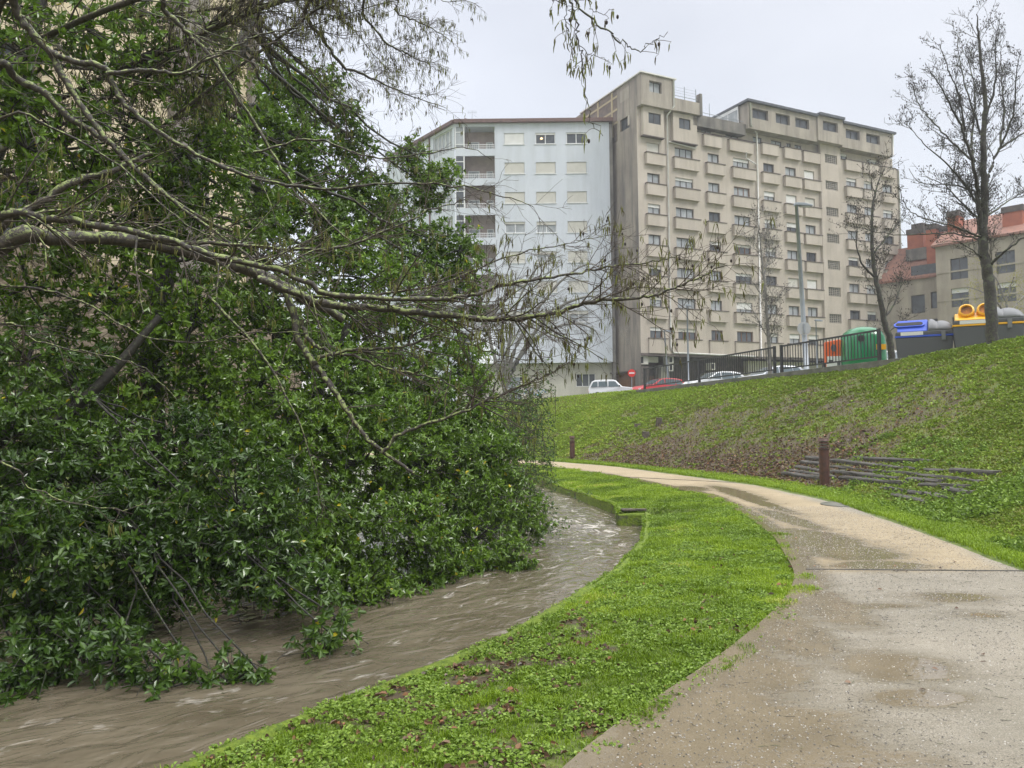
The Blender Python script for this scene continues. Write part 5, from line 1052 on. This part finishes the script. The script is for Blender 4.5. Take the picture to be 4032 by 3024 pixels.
for (x0, x1, yt, yb_, off) in ((130, 248, 250, 350, -4), (168, 246, 210, 300, -4.5), (266, 345, 213, 495, -2.5), (420, 508, 120, 300, -3), (368, 420, 225, 290, -3.5), (815, 974, 90, 400, -1.5)):
    a = sz_(3500+x0*.546, 780+yt*.546, off); b_ = sz_(3500+x1*.546, 780+yb_*.546, off)
    c_ = FS.mb().box(a[0], b_[0], off-1.6, off, b_[1]-1.0, a[1]-.3).build('chimney', M['brick'], sb); FS.mb().box(a[0]-.08, b_[0]+.08, off-1.7, off+.08, a[1]-.297, a[1]+.3).build('chimney_cap', M['stone_dark'], c_)

# ---- cream building and rubble wall behind the trees at the left
CB = np.array([-8.9, 26, 0.]); DC = unit(np.array([-.26, -1, 0])); FC = Frame(CB, DC, unit(np.array([1, -.26, 0])))
cb = empty('apartment_building', (-8.9, 26, 1)); tag(cb, 'cream rendered building with grey pilasters, mostly hidden behind the evergreens at the upper left', 'building')
co = [(4+4.5*k, 5.6+4.5*k, 5.5+3.2*j, 7.0+3.2*j) for k in range(1, 5) for j in (0, 1)]
mb = FC.mb(); wall(mb, 0, 30, .5, 19, co, depth=.25); mb.quad((0, 0, .5), (0, 0, 19), (0, -12, 19), (0, -12, .5)); mb.build('wall', M['cream_wall'], cb)
for o_ in co: window(FC, cb, *o_, 0, 'darkframe', 'glass_dark', 2, depth=.25)
mb = FC.mb(); mb.box(-.15, .28, -.3, .22, .5, 18.8).box(2.6, 4.2, .003, .25, .5, 18.8); mb.build('pilaster', M['grey_pil'], cb)
m, t, b = newmat('rubble_stone'); p0_ = pos(t, (1, 1, 1.9)); dn = noise_node(t, 2.5, 4, p0_); vq = t.nodes.new('ShaderNodeVectorMath'); vq.operation = 'MULTIPLY_ADD'; t.links.new(dn.outputs['Color'], vq.inputs[0]); vq.inputs[1].default_value = (.35, .35, .35); t.links.new(p0_, vq.inputs[2]); p = vq.outputs[0]; vo = t.nodes.new('ShaderNodeTexVoronoi'); vo.inputs['Scale'].default_value = 4.2; t.links.new(p, vo.inputs['Vector'])
sp = t.nodes.new('ShaderNodeSeparateColor'); t.links.new(vo.outputs['Color'], sp.inputs[0]); rc = ramp_node(t, sp.outputs[0], [(0, (.15, .12, .085)), (.5, (.23, .185, .13)), (1, (.31, .26, .19))])
v2 = t.nodes.new('ShaderNodeTexVoronoi'); v2.feature = 'DISTANCE_TO_EDGE'; v2.inputs['Scale'].default_value = 4.2; t.links.new(p, v2.inputs['Vector']); mj = ramp_node(t, v2.outputs[0], [(.02, (.7, .68, .65)), (.10, (1, 1, 1))])
t.links.new(mixc(t, 1, rc.outputs[0], mj.outputs[0], 'MULTIPLY'), b.inputs['Base Color']); b.inputs['Roughness'].default_value = .9; bump(t, b, v2.outputs[0], .6, .05); M['rubble'] = m
RBW = [(-6.5, 22), (-8.6, 14), (-10.8, 6), (-13, -2)]
mb = MB()
for (a, b_) in zip(RBW[:-1], RBW[1:]):
    d = unit(np.array([b_[0]-a[0], b_[1]-a[1], 0])); n_ = np.array([-d[1], d[0], 0]); q = MB((a[0], a[1], 0), d, -n_); L_ = math.hypot(b_[0]-a[0], b_[1]-a[1]); q.box(0, L_, -.5, 0, -.5, 4.6); o_ = len(mb.v); mb.v += q.v; mb.f += [tuple(k+o_ for k in f) for f in q.f]; mb.m += q.m
tag(mb.build('stone_wall', M['rubble']), 'tall rubble stone wall seen through the gaps between the evergreen trunks at the left', 'wall')
# ------------------------------------------------------------------ railing on its kerb
FA = np.array([6.6, 38, 2.76]); FE = np.array([12.05, 25, 3.20]); DF = unit(FE-FA); FLn = np.linalg.norm(FE-FA)
dh = unit(np.array([DF[0], DF[1], 0])); nf = np.array([dh[1], -dh[0], 0]); 
mb = MB(FA, DF, nf, (0, 0, 1)); mb.box(-.6, FLn+.9, -.14, .14, -.55, -.02)
tag(mb.build('kerb', M['kerb'], bevel=.01), 'low concrete kerb running under the black railing along the top of the slope', 'kerb')
rail = empty('railing', tuple(FA)); tag(rail, 'long black steel railing with vertical bars on top of the grassy slope', 'railing')
def at_y(y): return (38-y)/13*FLn
def panel(s0, s1):
    m_ = MB(FA, DF, nf, (0, 0, 1)); m_.box(s0, s1, -.02, .02, .96, 1.02); m_.box(s0, s1, -.02, .02, .10, .15); n_ = int((s1-s0)/.135)
    for i in range(1, n_): x_ = s0+(s1-s0)*i/n_; m_.box(x_-.011, x_+.011, -.011, .011, .15, .96)
    m_.build('bar_panel', M['metal_black'], rail)
ps = [at_y(y) for y in (38, 33.9, 29.5, 29.15, 27.2, 25)]
panel(ps[0]+.05, ps[1]-.05); panel(ps[1]+.05, ps[2]-.05); panel(ps[3]+.05, ps[5]-.05)
for s_ in ps:
    hh = (-.02, 1.04) if abs(s_-ps[4]) > .01 else (-.02, .10)
    MB(FA, DF, nf, (0, 0, 1)).box(s_-.045, s_+.045, -.045, .045, *hh).build('post', M['metal_black'], rail)

# ------------------------------------------------------------------ bollard lights
def bollard(x, y, h, lab):
    z = float(ground_z(x, y))-.04; r = empty('bollard_light', (x, y, z)); tag(r, lab, 'bollard light', 'rusty bollard lights beside the path')
    hh = h-.25; MB((x, y, z)).lathe([(.108, 0), (.108, hh)], n=20).build('post', M['corten'], r, smooth=False)
    mb = MB((x, y, z)); mb.lathe([(.07, hh), (.07, h-.03)], n=16); mb.build('lamp_core', M['lamp_glass'], r)
    mb = MB((x, y, z))
    for k in range(3): z_ = hh+.012+k*.062; mb.lathe([(.085, z_+.03), (.128, z_+.004), (.128, z_-.006), (.085, z_+.018)], n=20)
    mb.build('louvre', M['corten'], r); MB((x, y, z)).lathe([(.128, h-.07), (.128, h-.06), (.10, h-.012), (.10, h)], n=20).build('cap', M['corten'], r)
bollard(7.10, 17.5, 1.10, 'rusty brown bollard light in front of the timber steps, nearest to the camera')
bollard(2.50, 32.2, .97, 'small rusty bollard light at the far bend of the path, next to the bramble thicket')

def hit(px, py):      # where a sight line meets the ground
    d = fw+(px-2016)/FPX*rt-(py-1512)/FPX*up; p_ = np.array([0, 0, CZ]); tt = 4.0
    while tt < 60:
        q = p_+d*tt
        if q[2] < float(ground_z(q[0], q[1])): return q
        tt += .05
    return q
# ------------------------------------------------------------------ timber steps and stumps on the slope
def z7(x, y): return hit(2900+x*.5118, 1600+y*.5118)
SL = [(900, 392, 1500, 420), (530, 398, 650, 412), (725, 416, 1090, 460), (1085, 458, 1590, 502), (1640, 500, 1975, 528), (490, 430, 640, 446), (725, 458, 1060, 500), (1060, 500, 1400, 528), (1400, 528, 1870, 585), (450, 462, 640, 498), (725, 505, 1040, 540), (1040, 540, 1240, 556), (1310, 566, 1560, 590),
      (1400, 612, 1760, 632), (400, 490, 775, 548), (790, 552, 1270, 598), (1110, 632, 1430, 680), (1430, 680, 1720, 732), (1590, 648, 1770, 682), (350, 520, 640, 560), (1190, 680, 1450, 736)]
LBL = ['topmost short', 'upper left stub of', 'long upper left', 'long upper middle', 'upper right', 'second left stub of', 'second row left', 'second row middle', 'second row right', 'third row left stub of', 'third row left', 'third row middle', 'third row right', 'right-hand fourth row', 'left fourth row', 'middle fourth row', 'lower middle', 'lower right', 'short right-hand', 'lowest left', 'lowest right']
for i, (x0, y0, x1, y1) in enumerate(SL):
    a = z7(x0, y0+12); b_ = z7(x1, y1+12); d = b_-a; L_ = np.linalg.norm(d); ex = d/L_; ey = unit(np.cross((0, 0, 1), ex)); ez = np.cross(ex, ey)
    mb = MB(a, ex, ey, ez); rs = []; n_ = max(3, int(L_/.35)); h_ = random.uniform(.06, .10)
    for k in range(n_+1):
        xx = L_*k/n_; j = lambda s_: random.uniform(-s_, s_); rs.append([(xx, -.02+j(.012), -.14), (xx, .20, -.14), (xx, .20+j(.01), h_+j(.008)), (xx, .0+j(.015), h_+j(.012)), (xx, -.025+j(.012), h_-.03)])
    o = mb.loft(rs).build('timber_sleeper', M['sleeper']); tag(o, 'weathered '+LBL[i]+' timber sleeper of the overgrown steps in the slope', 'sleeper', 'timber sleepers of the overgrown steps')
for (x, y, h, r_, lb) in ((2596, 1674, .30, .13, 'tallest of three old tree stumps on the slope, upper right one'), (2510, 1682, .14, .13, 'low left tree stump on the brown slope'), (2543, 1722, .22, .15, 'lowest of three tree stumps on the brown slope')):
    q = hit(x, y); z_ = float(ground_z(q[0], q[1])); mb = MB((q[0], q[1], z_-.1)); mb.lathe([(r_*1.15, 0), (r_, .12), (r_*.96, h+.1), (r_*.5, h+.09)], n=11); o = mb.build('tree_stump', M['stump'])
    for v in o.data.vertices: v.co.x += random.uniform(-.02, .02); v.co.z += random.uniform(-.015, .015)
    tag(o, lb, 'tree stump', 'stumps on the slope')
# manhole and path edgings
q = on_path(1825, 1091); mb = MB((q[0], q[1], base_z(q[1])+.012)); mb.lathe([(.42, -.02), (.42, .008), (.36, .008), (.36, .004), (.02, .006)], n=28); tag(mb.build('manhole_cover', M['kerb']), 'round drain cover set in the right edge of the gravel path', 'manhole cover')
def edging(a, b_, lab):
    a = np.array([a[0], a[1], base_z(a[1])+.002]); b_ = np.array([b_[0], b_[1], base_z(b_[1])+.002]); d = b_-a; L_ = np.linalg.norm(d); ex = d/L_; ey = np.cross((0, 0, 1), ex)
    n_ = 14; rs = [[(L_*k/n_, -.022+.006*math.sin(k*1.7), -.03), (L_*k/n_, .022+.006*math.sin(k*1.7), -.03), (L_*k/n_, .014+.006*math.sin(k*1.7), .010), (L_*k/n_, -.014+.006*math.sin(k*1.7), .010)] for k in range(n_+1)]
    tag(MB(a, ex, ey, (0, 0, 1)).loft(rs).build('path_edging', M['sleeper']), lab, 'timber edging', 'timber strips across the path')
edging((3.05, 8.05), (5.33, 7.82), 'thin timber strip across the path between the tan gravel and the grey foreground gravel')
edging((3.30, 22.0), (5.65, 19.6), 'thin timber strip crossing the path further off, level with the far puddle')

# ------------------------------------------------------------------ lamp posts and signs
def lamp(x, y, ztop, r_, arm, lab, tilt=(0, 0)):
    z = float(ground_z(x, y))-.1; ro = empty('street_lamp', (x, y, z)); tag(ro, lab, 'street lamp', 'street lamps along the road')
    tp = np.array([x+tilt[0], y+tilt[1], ztop]); MB().tube([(x, y, z), (x*.6+tp[0]*.4, y*.6+tp[1]*.4, z*.6+ztop*.4), tuple(tp)], [r_*1.35, r_*1.1, r_*.75], 12).build('pole', M['metal_grey'], ro, smooth=True)
    mb = MB(tuple(tp), (1, 0, 0), (0, 1, 0)); mb.prism([(-.08, -.02), (arm, -.06), (arm+.02, -.02), (arm*.5, .07), (-.06, .09)], 1, -.13, .13); h = mb.build('lamp_head', M['metal_grey'], ro, bevel=.01)
    MB(tuple(tp)).prism([(arm*.25, -.075), (arm*.95, -.085), (arm*.95, -.065), (arm*.25, -.055)], 1, -.1, .1).build('lamp_glass', M['lamp_glass'], h); return ro
lamp(11.98, 31, 10.0, .085, .62, 'tallest street lamp, a grey pole with flat head and round sign behind the railing', (-.25, 0))
lamp(11.1, 48, 8.3, .055, .25, 'thin street lamp pole in front of the second window column of the beige block')
lamp(12.75, 62, 8.2, .07, .8, 'short far street lamp beside the first window column of the beige block', (-.3, 0))
lamp(24.0, 60, 8.7, .05, .5, 'small distant street lamp just left of the orange bin, low against the beige block')
def sign(x, y, z, r_, face, lab, bar=False, pole=True):
    ro = empty('traffic_sign', (x, y, z if not pole else 2.7)); tag(ro, lab, 'traffic sign')
    O = (x, y, z); mb = MB(O, (1, 0, 0), (0, 0, 1), (0, -1, 0)); mb.lathe([(r_, 0), (r_, .02)], n=28); d_ = mb.build('sign_disc', M[face], ro)
    if bar:
        MB(O).box(-r_*.68, r_*.68, -.03, -.0205, -r_*.17, r_*.17).build('white_bar', M['white_lbl'], d_)
    else: MB(O).box(-.04, .04, -.05, -.0205, -r_*.7, r_*.7).build('bracket', M['metal_grey'], d_)
    if pole: MB().tube([(x, y+.05, 2.6), (x, y+.05, z+.1)], .03, 8).build('pole', M['metal_grey'], ro)
sign(10.2, 65, 4.98, .33, 'sign_red', 'round red no-entry sign with a white bar beside the stained side wall', True)
sign(11.82, 30.78, 4.9, .27, 'sign_back', 'grey back of a round sign fixed to the tall lamp post', False, False)

# ------------------------------------------------------------------ containers
ro = empty('bottle_bank', (13.35, 29, 3.0)); tag(ro, 'rounded green bottle bank with a dark round hole behind the end of the railing', 'bottle bank')
zg = 3.02; mb = MB((13.35, 29, zg)); rs = []
for (z, w, d_) in ((0, .70, .62), (.06, .74, .66), (.5, .76, .68), (1.0, .75, .67), (1.3, .72, .64), (1.5, .63, .56), (1.64, .45, .42), (1.71, .2, .2)):
    rs.append([(w*np.sign(math.cos(t_))*abs(math.cos(t_))**.6, d_*np.sign(math.sin(t_))*abs(math.sin(t_))**.6, z) for t_ in np.arange(24)*2*math.pi/24])
bd = mb.loft(rs).build('body', M['green_bin'], ro, smooth=True)
nv = unit(np.array([-.42, -.9, 0]))
def disc_on(c, r_, n_, m_, name, par, th=.03):
    ex = unit(np.cross((0, 0, 1), n_)); MB(c, ex, np.cross(n_, ex), n_).lathe([(r_, 0), (r_, th)], n=20).build(name, m_, par)
disc_on((13.02, 28.39, zg+1.22), .15, nv, M['green_bin'], 'rim', bd, .06); disc_on((13.01, 28.36, zg+1.22), .12, nv, M['shade'], 'hole', bd, .035)
mb = MB((13.35, 29, zg)); mb.box(.2, .55, -.70, -.66, .8, 1.0); mb.build('sticker', M['yellow'], bd); MB((13.35, 29, zg)).box(-.68, .72, -.6, .6, -.1, .05).build('base', M['green_bin'], ro)
ro = empty('collection_bin', (12.5, 29.6, 3.0)); tag(ro, 'small orange bin with a white lower half, left of the green bottle bank', 'bin')
mb = MB((12.5, 29.6, 3.0), (.95, -.3, 0), (.3, .95, 0)); mb.prism([(-.34, 0), (.34, 0), (.34, 1.22), (.18, 1.30), (-.34, 1.22)], 1, -.3, .3); ob = mb.build('body', M['orange'], ro, bevel=.03)
FO = ((12.5, 29.6, 3.0), (.95, -.3, 0), (.3, .95, 0)); MB(*FO).box(-.30, .30, -.315, -.302, .10, .66).build('white_label', M['white_lbl'], ob)
MB(*FO).box(-.22, -.08, -.32, -.3155, .42, .52).box(.08, .2, -.32, -.3155, .25, .45).build('label_marks', M['grey_bin'], ob)
mb = MB(*FO); rr_ = [mb.vert((-.03+.10*math.cos(k*.524), -.33, .98+.14*math.sin(k*.524))) for k in range(12)]; r2 = [mb.vert((-.03+.10*math.cos(k*.524), -.302, .98+.14*math.sin(k*.524))) for k in range(12)]; mb.face(rr_)
for k in range(12): mb.face([rr_[k], rr_[(k+1) % 12], r2[(k+1) % 12], r2[k]])
mb.build('opening', M['grey_bin'], ob)
def container(x, y, z, col, lab, holes, W_=1.95, H_=1.25):
    ex = np.array([.875, -.485, 0]); ey = np.array([.485, .875, 0]); ro = empty('recycling_container', (x, y, z)); tag(ro, lab, 'recycling container')
    q = lambda: MB((x, y, z), ex, ey); h = W_/2
    q().prism([(-h*.93, .0), (h*.93, .0), (h, .74), (-h, .74)], 1, -.62, .62).build('body', M['grey_bin'], ro, bevel=.03)
    q().box(-h-.012, h+.012, -.635, .635, .742, .80).build('colour_band', M[col], ro, bevel=.01)
    rim = q().prism([(-h, .802), (h, .802), (h*.98, .93), (-h*.97, .93)], 1, -.62, .62).build('rim', M['grey_bin'], ro, bevel=.02)
    q().box(-h*.80, -h*.02, -.634, -.622, .81, .925).build('label', M['white_lbl'], rim)
    q().box(.5, .62, -.68, -.622, .62, .90).build('latch', M['lightgrey'], rim)
    # coloured hopper on the left part, sloping back
    hop = q().prism([(-.60, .933), (.55, .933), (.50, H_-.06), (.2, H_), (-.16, H_-.01), (-.54, .99)], 0, -h*.93, .12).build('hopper', M[col], ro, bevel=.04)
    nrm = unit(np.array([0, -.25, .34])*np.array([1, 1, 1])); nrm = unit(-.59*ey*1.0+np.array([0, 0, .81])); 
    nface = unit(-.592*ey+np.array([0, 0, .806])); up_ = unit(np.cross(nface, ex))*-1
    if up_[2] < 0: up_ = -up_
    cc = np.array([x, y, z])+ey*(-.35)+np.array([0, 0, (1.0+H_)/2])
    if holes == 'slot':
        c0 = cc+ex*(-.42)
        for (w_, hh_, th, m_, nm) in ((.46, .145, .035, col, 'slot_rim'), (.40, .10, .045, 'shade', 'slot')):
            m2 = MB(c0, ex, up_, nface); pts = []
            for k in range(16):
                a = 2*math.pi*k/16; pts.append((np.sign(math.cos(a))*(w_-hh_)+hh_*math.cos(a), hh_*math.sin(a)))
            m2.prism(pts, 2, -.02, th).build(nm, M[m_], hop)
    else:
        for dx_ in (-.56, -.06):
            nr = unit(-.9*ey+np.array([0, 0, .42])); u_ = unit(np.cross(ex, nr)); c0 = np.array([x, y, z])+ex*dx_+ey*(-.30)+np.array([0, 0, H_+.02])
            MB(c0, ex, u_, nr).lathe([(.25, -.34), (.215, .13), (.17, .15), (.155, .08)], n=24).build('hopper_ring', M[col], hop, smooth=False)
            MB(c0, ex, u_, nr).lathe([(.157, .0), (.157, .085), (.02, .08)], n=24).build('hole', mat('orange_inside', (.45, .16, .01), (.1, .04, .01), 3, .6), hop)
    # ribbed grey domes on the right part
    dm = []
    for (x0, x1, r_) in ((.13, .42, .44), (.36, h*.99, .37)):
        ring = [[(xx, -.60*math.cos(a), .932+r_*fx*math.sin(a)) for a in np.linspace(0, math.pi, 13)] for xx, fx in zip(np.linspace(x0, x1, 6), (.9, 1, 1, .93, .78, .42 if x1 > .6 else .8))]
        q().loft(ring).build('ribbed_lid', M['lightgrey'], ro, smooth=True)
container(13.75, 25.4, 3.20, 'blue', 'grey recycling container with a blue slotted hopper at the top of the slope', 'slot', 1.68, 1.36)
container(15.05, 24.1, 3.42, 'yellow', 'grey recycling container with two round yellow openings behind the big bare tree', 'round', 1.9, 1.2)

# ------------------------------------------------------------------ parked cars
def car(x, y, rz, paint, lab, prof, W_, win, belt, lights=True):
    z = float(ground_z(x, y))+.02; ro = empty('parked_car', (x, y, z), 0); tag(ro, lab, 'car', 'cars parked on the road above the slope')
    c, s = math.cos(rz), math.sin(rz); ex = np.array([c, s, 0]); ey = np.array([-s, c, 0]); fr = ((x, y, z), ex, ey); h = W_/2
    zmax = max(p[1] for p in prof)
    def yw(zz, xx=0): return h*(1-.20*max(0, (zz-belt)/(zmax-belt)))*(1-.03*(abs(xx)/2)**2)
    mb = MB(*fr); A = [mb.vert((px, -yw(pz, px), pz)) for px, pz in prof]; B = [mb.vert((px, yw(pz, px), pz)) for px, pz in prof]; n_ = len(prof)
    # inner ring gives the sides a rounded shoulder
    mb.face(A[::-1]); mb.face(B)
    for k in range(n_): mb.face([A[k], A[(k+1) % n_], B[(k+1) % n_], B[k]])
    body = mb.build('body', M[paint], ro, bevel=.035)
    for poly in win['side']:
        for sg in (-1, 1):
            mb = MB(*fr); i1 = [mb.vert((px, sg*(yw(pz, px)+.008), pz)) for px, pz in poly]; i0 = [mb.vert((px, sg*(yw(pz, px)-.01), pz)) for px, pz in poly]; mb.face(i1)
            for k in range(len(poly)): mb.face([i1[k], i1[(k+1) % len(poly)], i0[(k+1) % len(poly)], i0[k]])
            mb.build('side_window', M['car_glass'], ro)
    for nm, (xa, za, xb, zb_) in (('windscreen', win['f']), ('rear_window', win['r'])):
        mb = MB(*fr); dx_, dz_ = xb-xa, zb_-za; L_ = math.hypot(dx_, dz_); nx, nz_ = (dz_/L_, -dx_/L_) if nm == 'windscreen' else (-dz_/L_, dx_/L_)
        if nz_ < 0: nx, nz_ = -nx, -nz_
        f_ = lambda px, pz, sg, o: (px+nx*o, sg*(yw(pz, px)-.10), pz+nz_*o)
        R1 = [mb.vert(f_(xa, za, -1, .012)), mb.vert(f_(xa, za, 1, .012)), mb.vert(f_(xb, zb_, 1, .012)), mb.vert(f_(xb, zb_, -1, .012))]; R0 = [mb.vert(f_(xa, za, -1, -.01)), mb.vert(f_(xa, za, 1, -.01)), mb.vert(f_(xb, zb_, 1, -.01)), mb.vert(f_(xb, zb_, -1, -.01))]; mb.face(R1)
        for k in range(4): mb.face([R1[k], R1[(k+1) % 4], R0[(k+1) % 4], R0[k]])
        mb.build(nm, M['car_glass'], ro)
    xf = max(p[0] for p in prof); xr = min(p[0] for p in prof)
    for wx in (xr+.72, xf-.75):
        for sg in (-1, 1):
            O = np.array([x, y, z])+ex*wx+ey*sg*(h-.16)+np.array([0, 0, .29]); w_ = MB(O, ex, (0, 0, 1), ey*sg).lathe([(.28, 0), (.30, .03), (.30, .16), (.27, .18), (.17, .18)], n=20).build('wheel', M['rubber'], ro); MB(O, ex, (0, 0, 1), ey*sg).lathe([(.17, .15), (.17, .185), (.04, .175)], n=14).build('rim', M['lightgrey'], w_)
    for sg in (-1, 1):
        MB(*fr).box(xf-.10, xf+.015, sg*h*.72-.11, sg*h*.72+.11, .55, .72).build('headlight', M['lamp_glass'], ro, bevel=.02)
        MB(*fr).box(xr-.012, xr+.08, sg*h*.78-.08, sg*h*.78+.08, .6, .8).build('tail_light', M['sign_red'], ro, bevel=.01)
        MB(*fr).box(win['m'], win['m']+.1, sg*(h+.02)-.07, sg*(h+.02)+.07, belt+.02, belt+.14).build('mirror', M['rubber'] if paint == 'car_white' else M[paint], ro, bevel=.015)
r4 = [(-1.72, .30), (-1.80, .72), (-1.74, .95), (-1.52, 1.38), (-1.30, 1.50), (-.4, 1.54), (.15, 1.52), (.32, 1.47), (.80, .98), (1.55, .90), (1.82, .80), (1.86, .34), (1.35, .24), (-1.3, .24)]
w4 = dict(side=[[(-1.58, .98), (-1.08, .98), (-1.08, 1.38), (-1.40, 1.36)], [(-1.0, .98), (-.32, .98), (-.32, 1.40), (-1.0, 1.39)], [(-.24, .98), (.60, .98), (.30, 1.36), (.18, 1.40), (-.24, 1.40)]], f=(.80, 1.0, .34, 1.45), r=(-1.73, .98, -1.53, 1.36), m=.55)
hb = [(-1.92, .35), (-2.0, .78), (-1.90, .98), (-1.48, 1.36), (-1.0, 1.45), (-.2, 1.47), (.25, 1.40), (1.02, .98), (1.75, .86), (2.0, .68), (2.04, .38), (1.5, .22), (-1.5, .22)]
wh_ = dict(side=[[(-1.62, 1.0), (-.95, .98), (-.95, 1.36), (-1.3, 1.32)], [(-.88, .98), (-.05, .97), (-.05, 1.39), (-.88, 1.38)], [(.02, .97), (.85, .98), (.25, 1.34), (.02, 1.39)]], f=(1.0, 1.0, .30, 1.38), r=(-1.86, 1.02, -1.50, 1.34), m=.75)
car(7.75, 59.5, -.12, 'car_white', 'boxy old white hatchback left of the red car beyond the grass crest', r4, 1.50, w4, .95)
car(11.0, 57.0, .35+math.pi, 'car_red', 'bright red car behind the left end of the railing', hb, 1.68, wh_, .95)
car(13.3, 50, .25+math.pi, 'car_white', 'white car showing its roof above the kerb behind the middle of the railing', hb, 1.7, wh_, .95)
car(15.5, 45.5, .2+math.pi, 'car_silver', 'pale silver car behind the railing, just left of the tall lamp post', hb, 1.72, wh_, .95)
car(18.0, 36.8, .9, 'car_white', 'white car glimpsed between the green bottle bank and the slim tree trunk', hb, 1.7, wh_, .95)
# ------------------------------------------------------------------ thin wet air
mb = MB(); mb.box(-75, 90, -12, 118, -3.4, 40)
m = bpy.data.materials.new('wet_air'); m.use_nodes = True; t = m.node_tree; t.nodes.remove(t.nodes['Principled BSDF'])
v = t.nodes.new('ShaderNodeVolumePrincipled'); v.inputs['Color'].default_value = (.93, .95, 1, 1); v.inputs['Density'].default_value = .0010; v.inputs['Anisotropy'].default_value = .2
t.links.new(v.outputs[0], t.nodes['Material Output'].inputs['Volume'])
tag(mb.build('haze', m), kind='stuff')
S.cycles.volume_bounces = 0
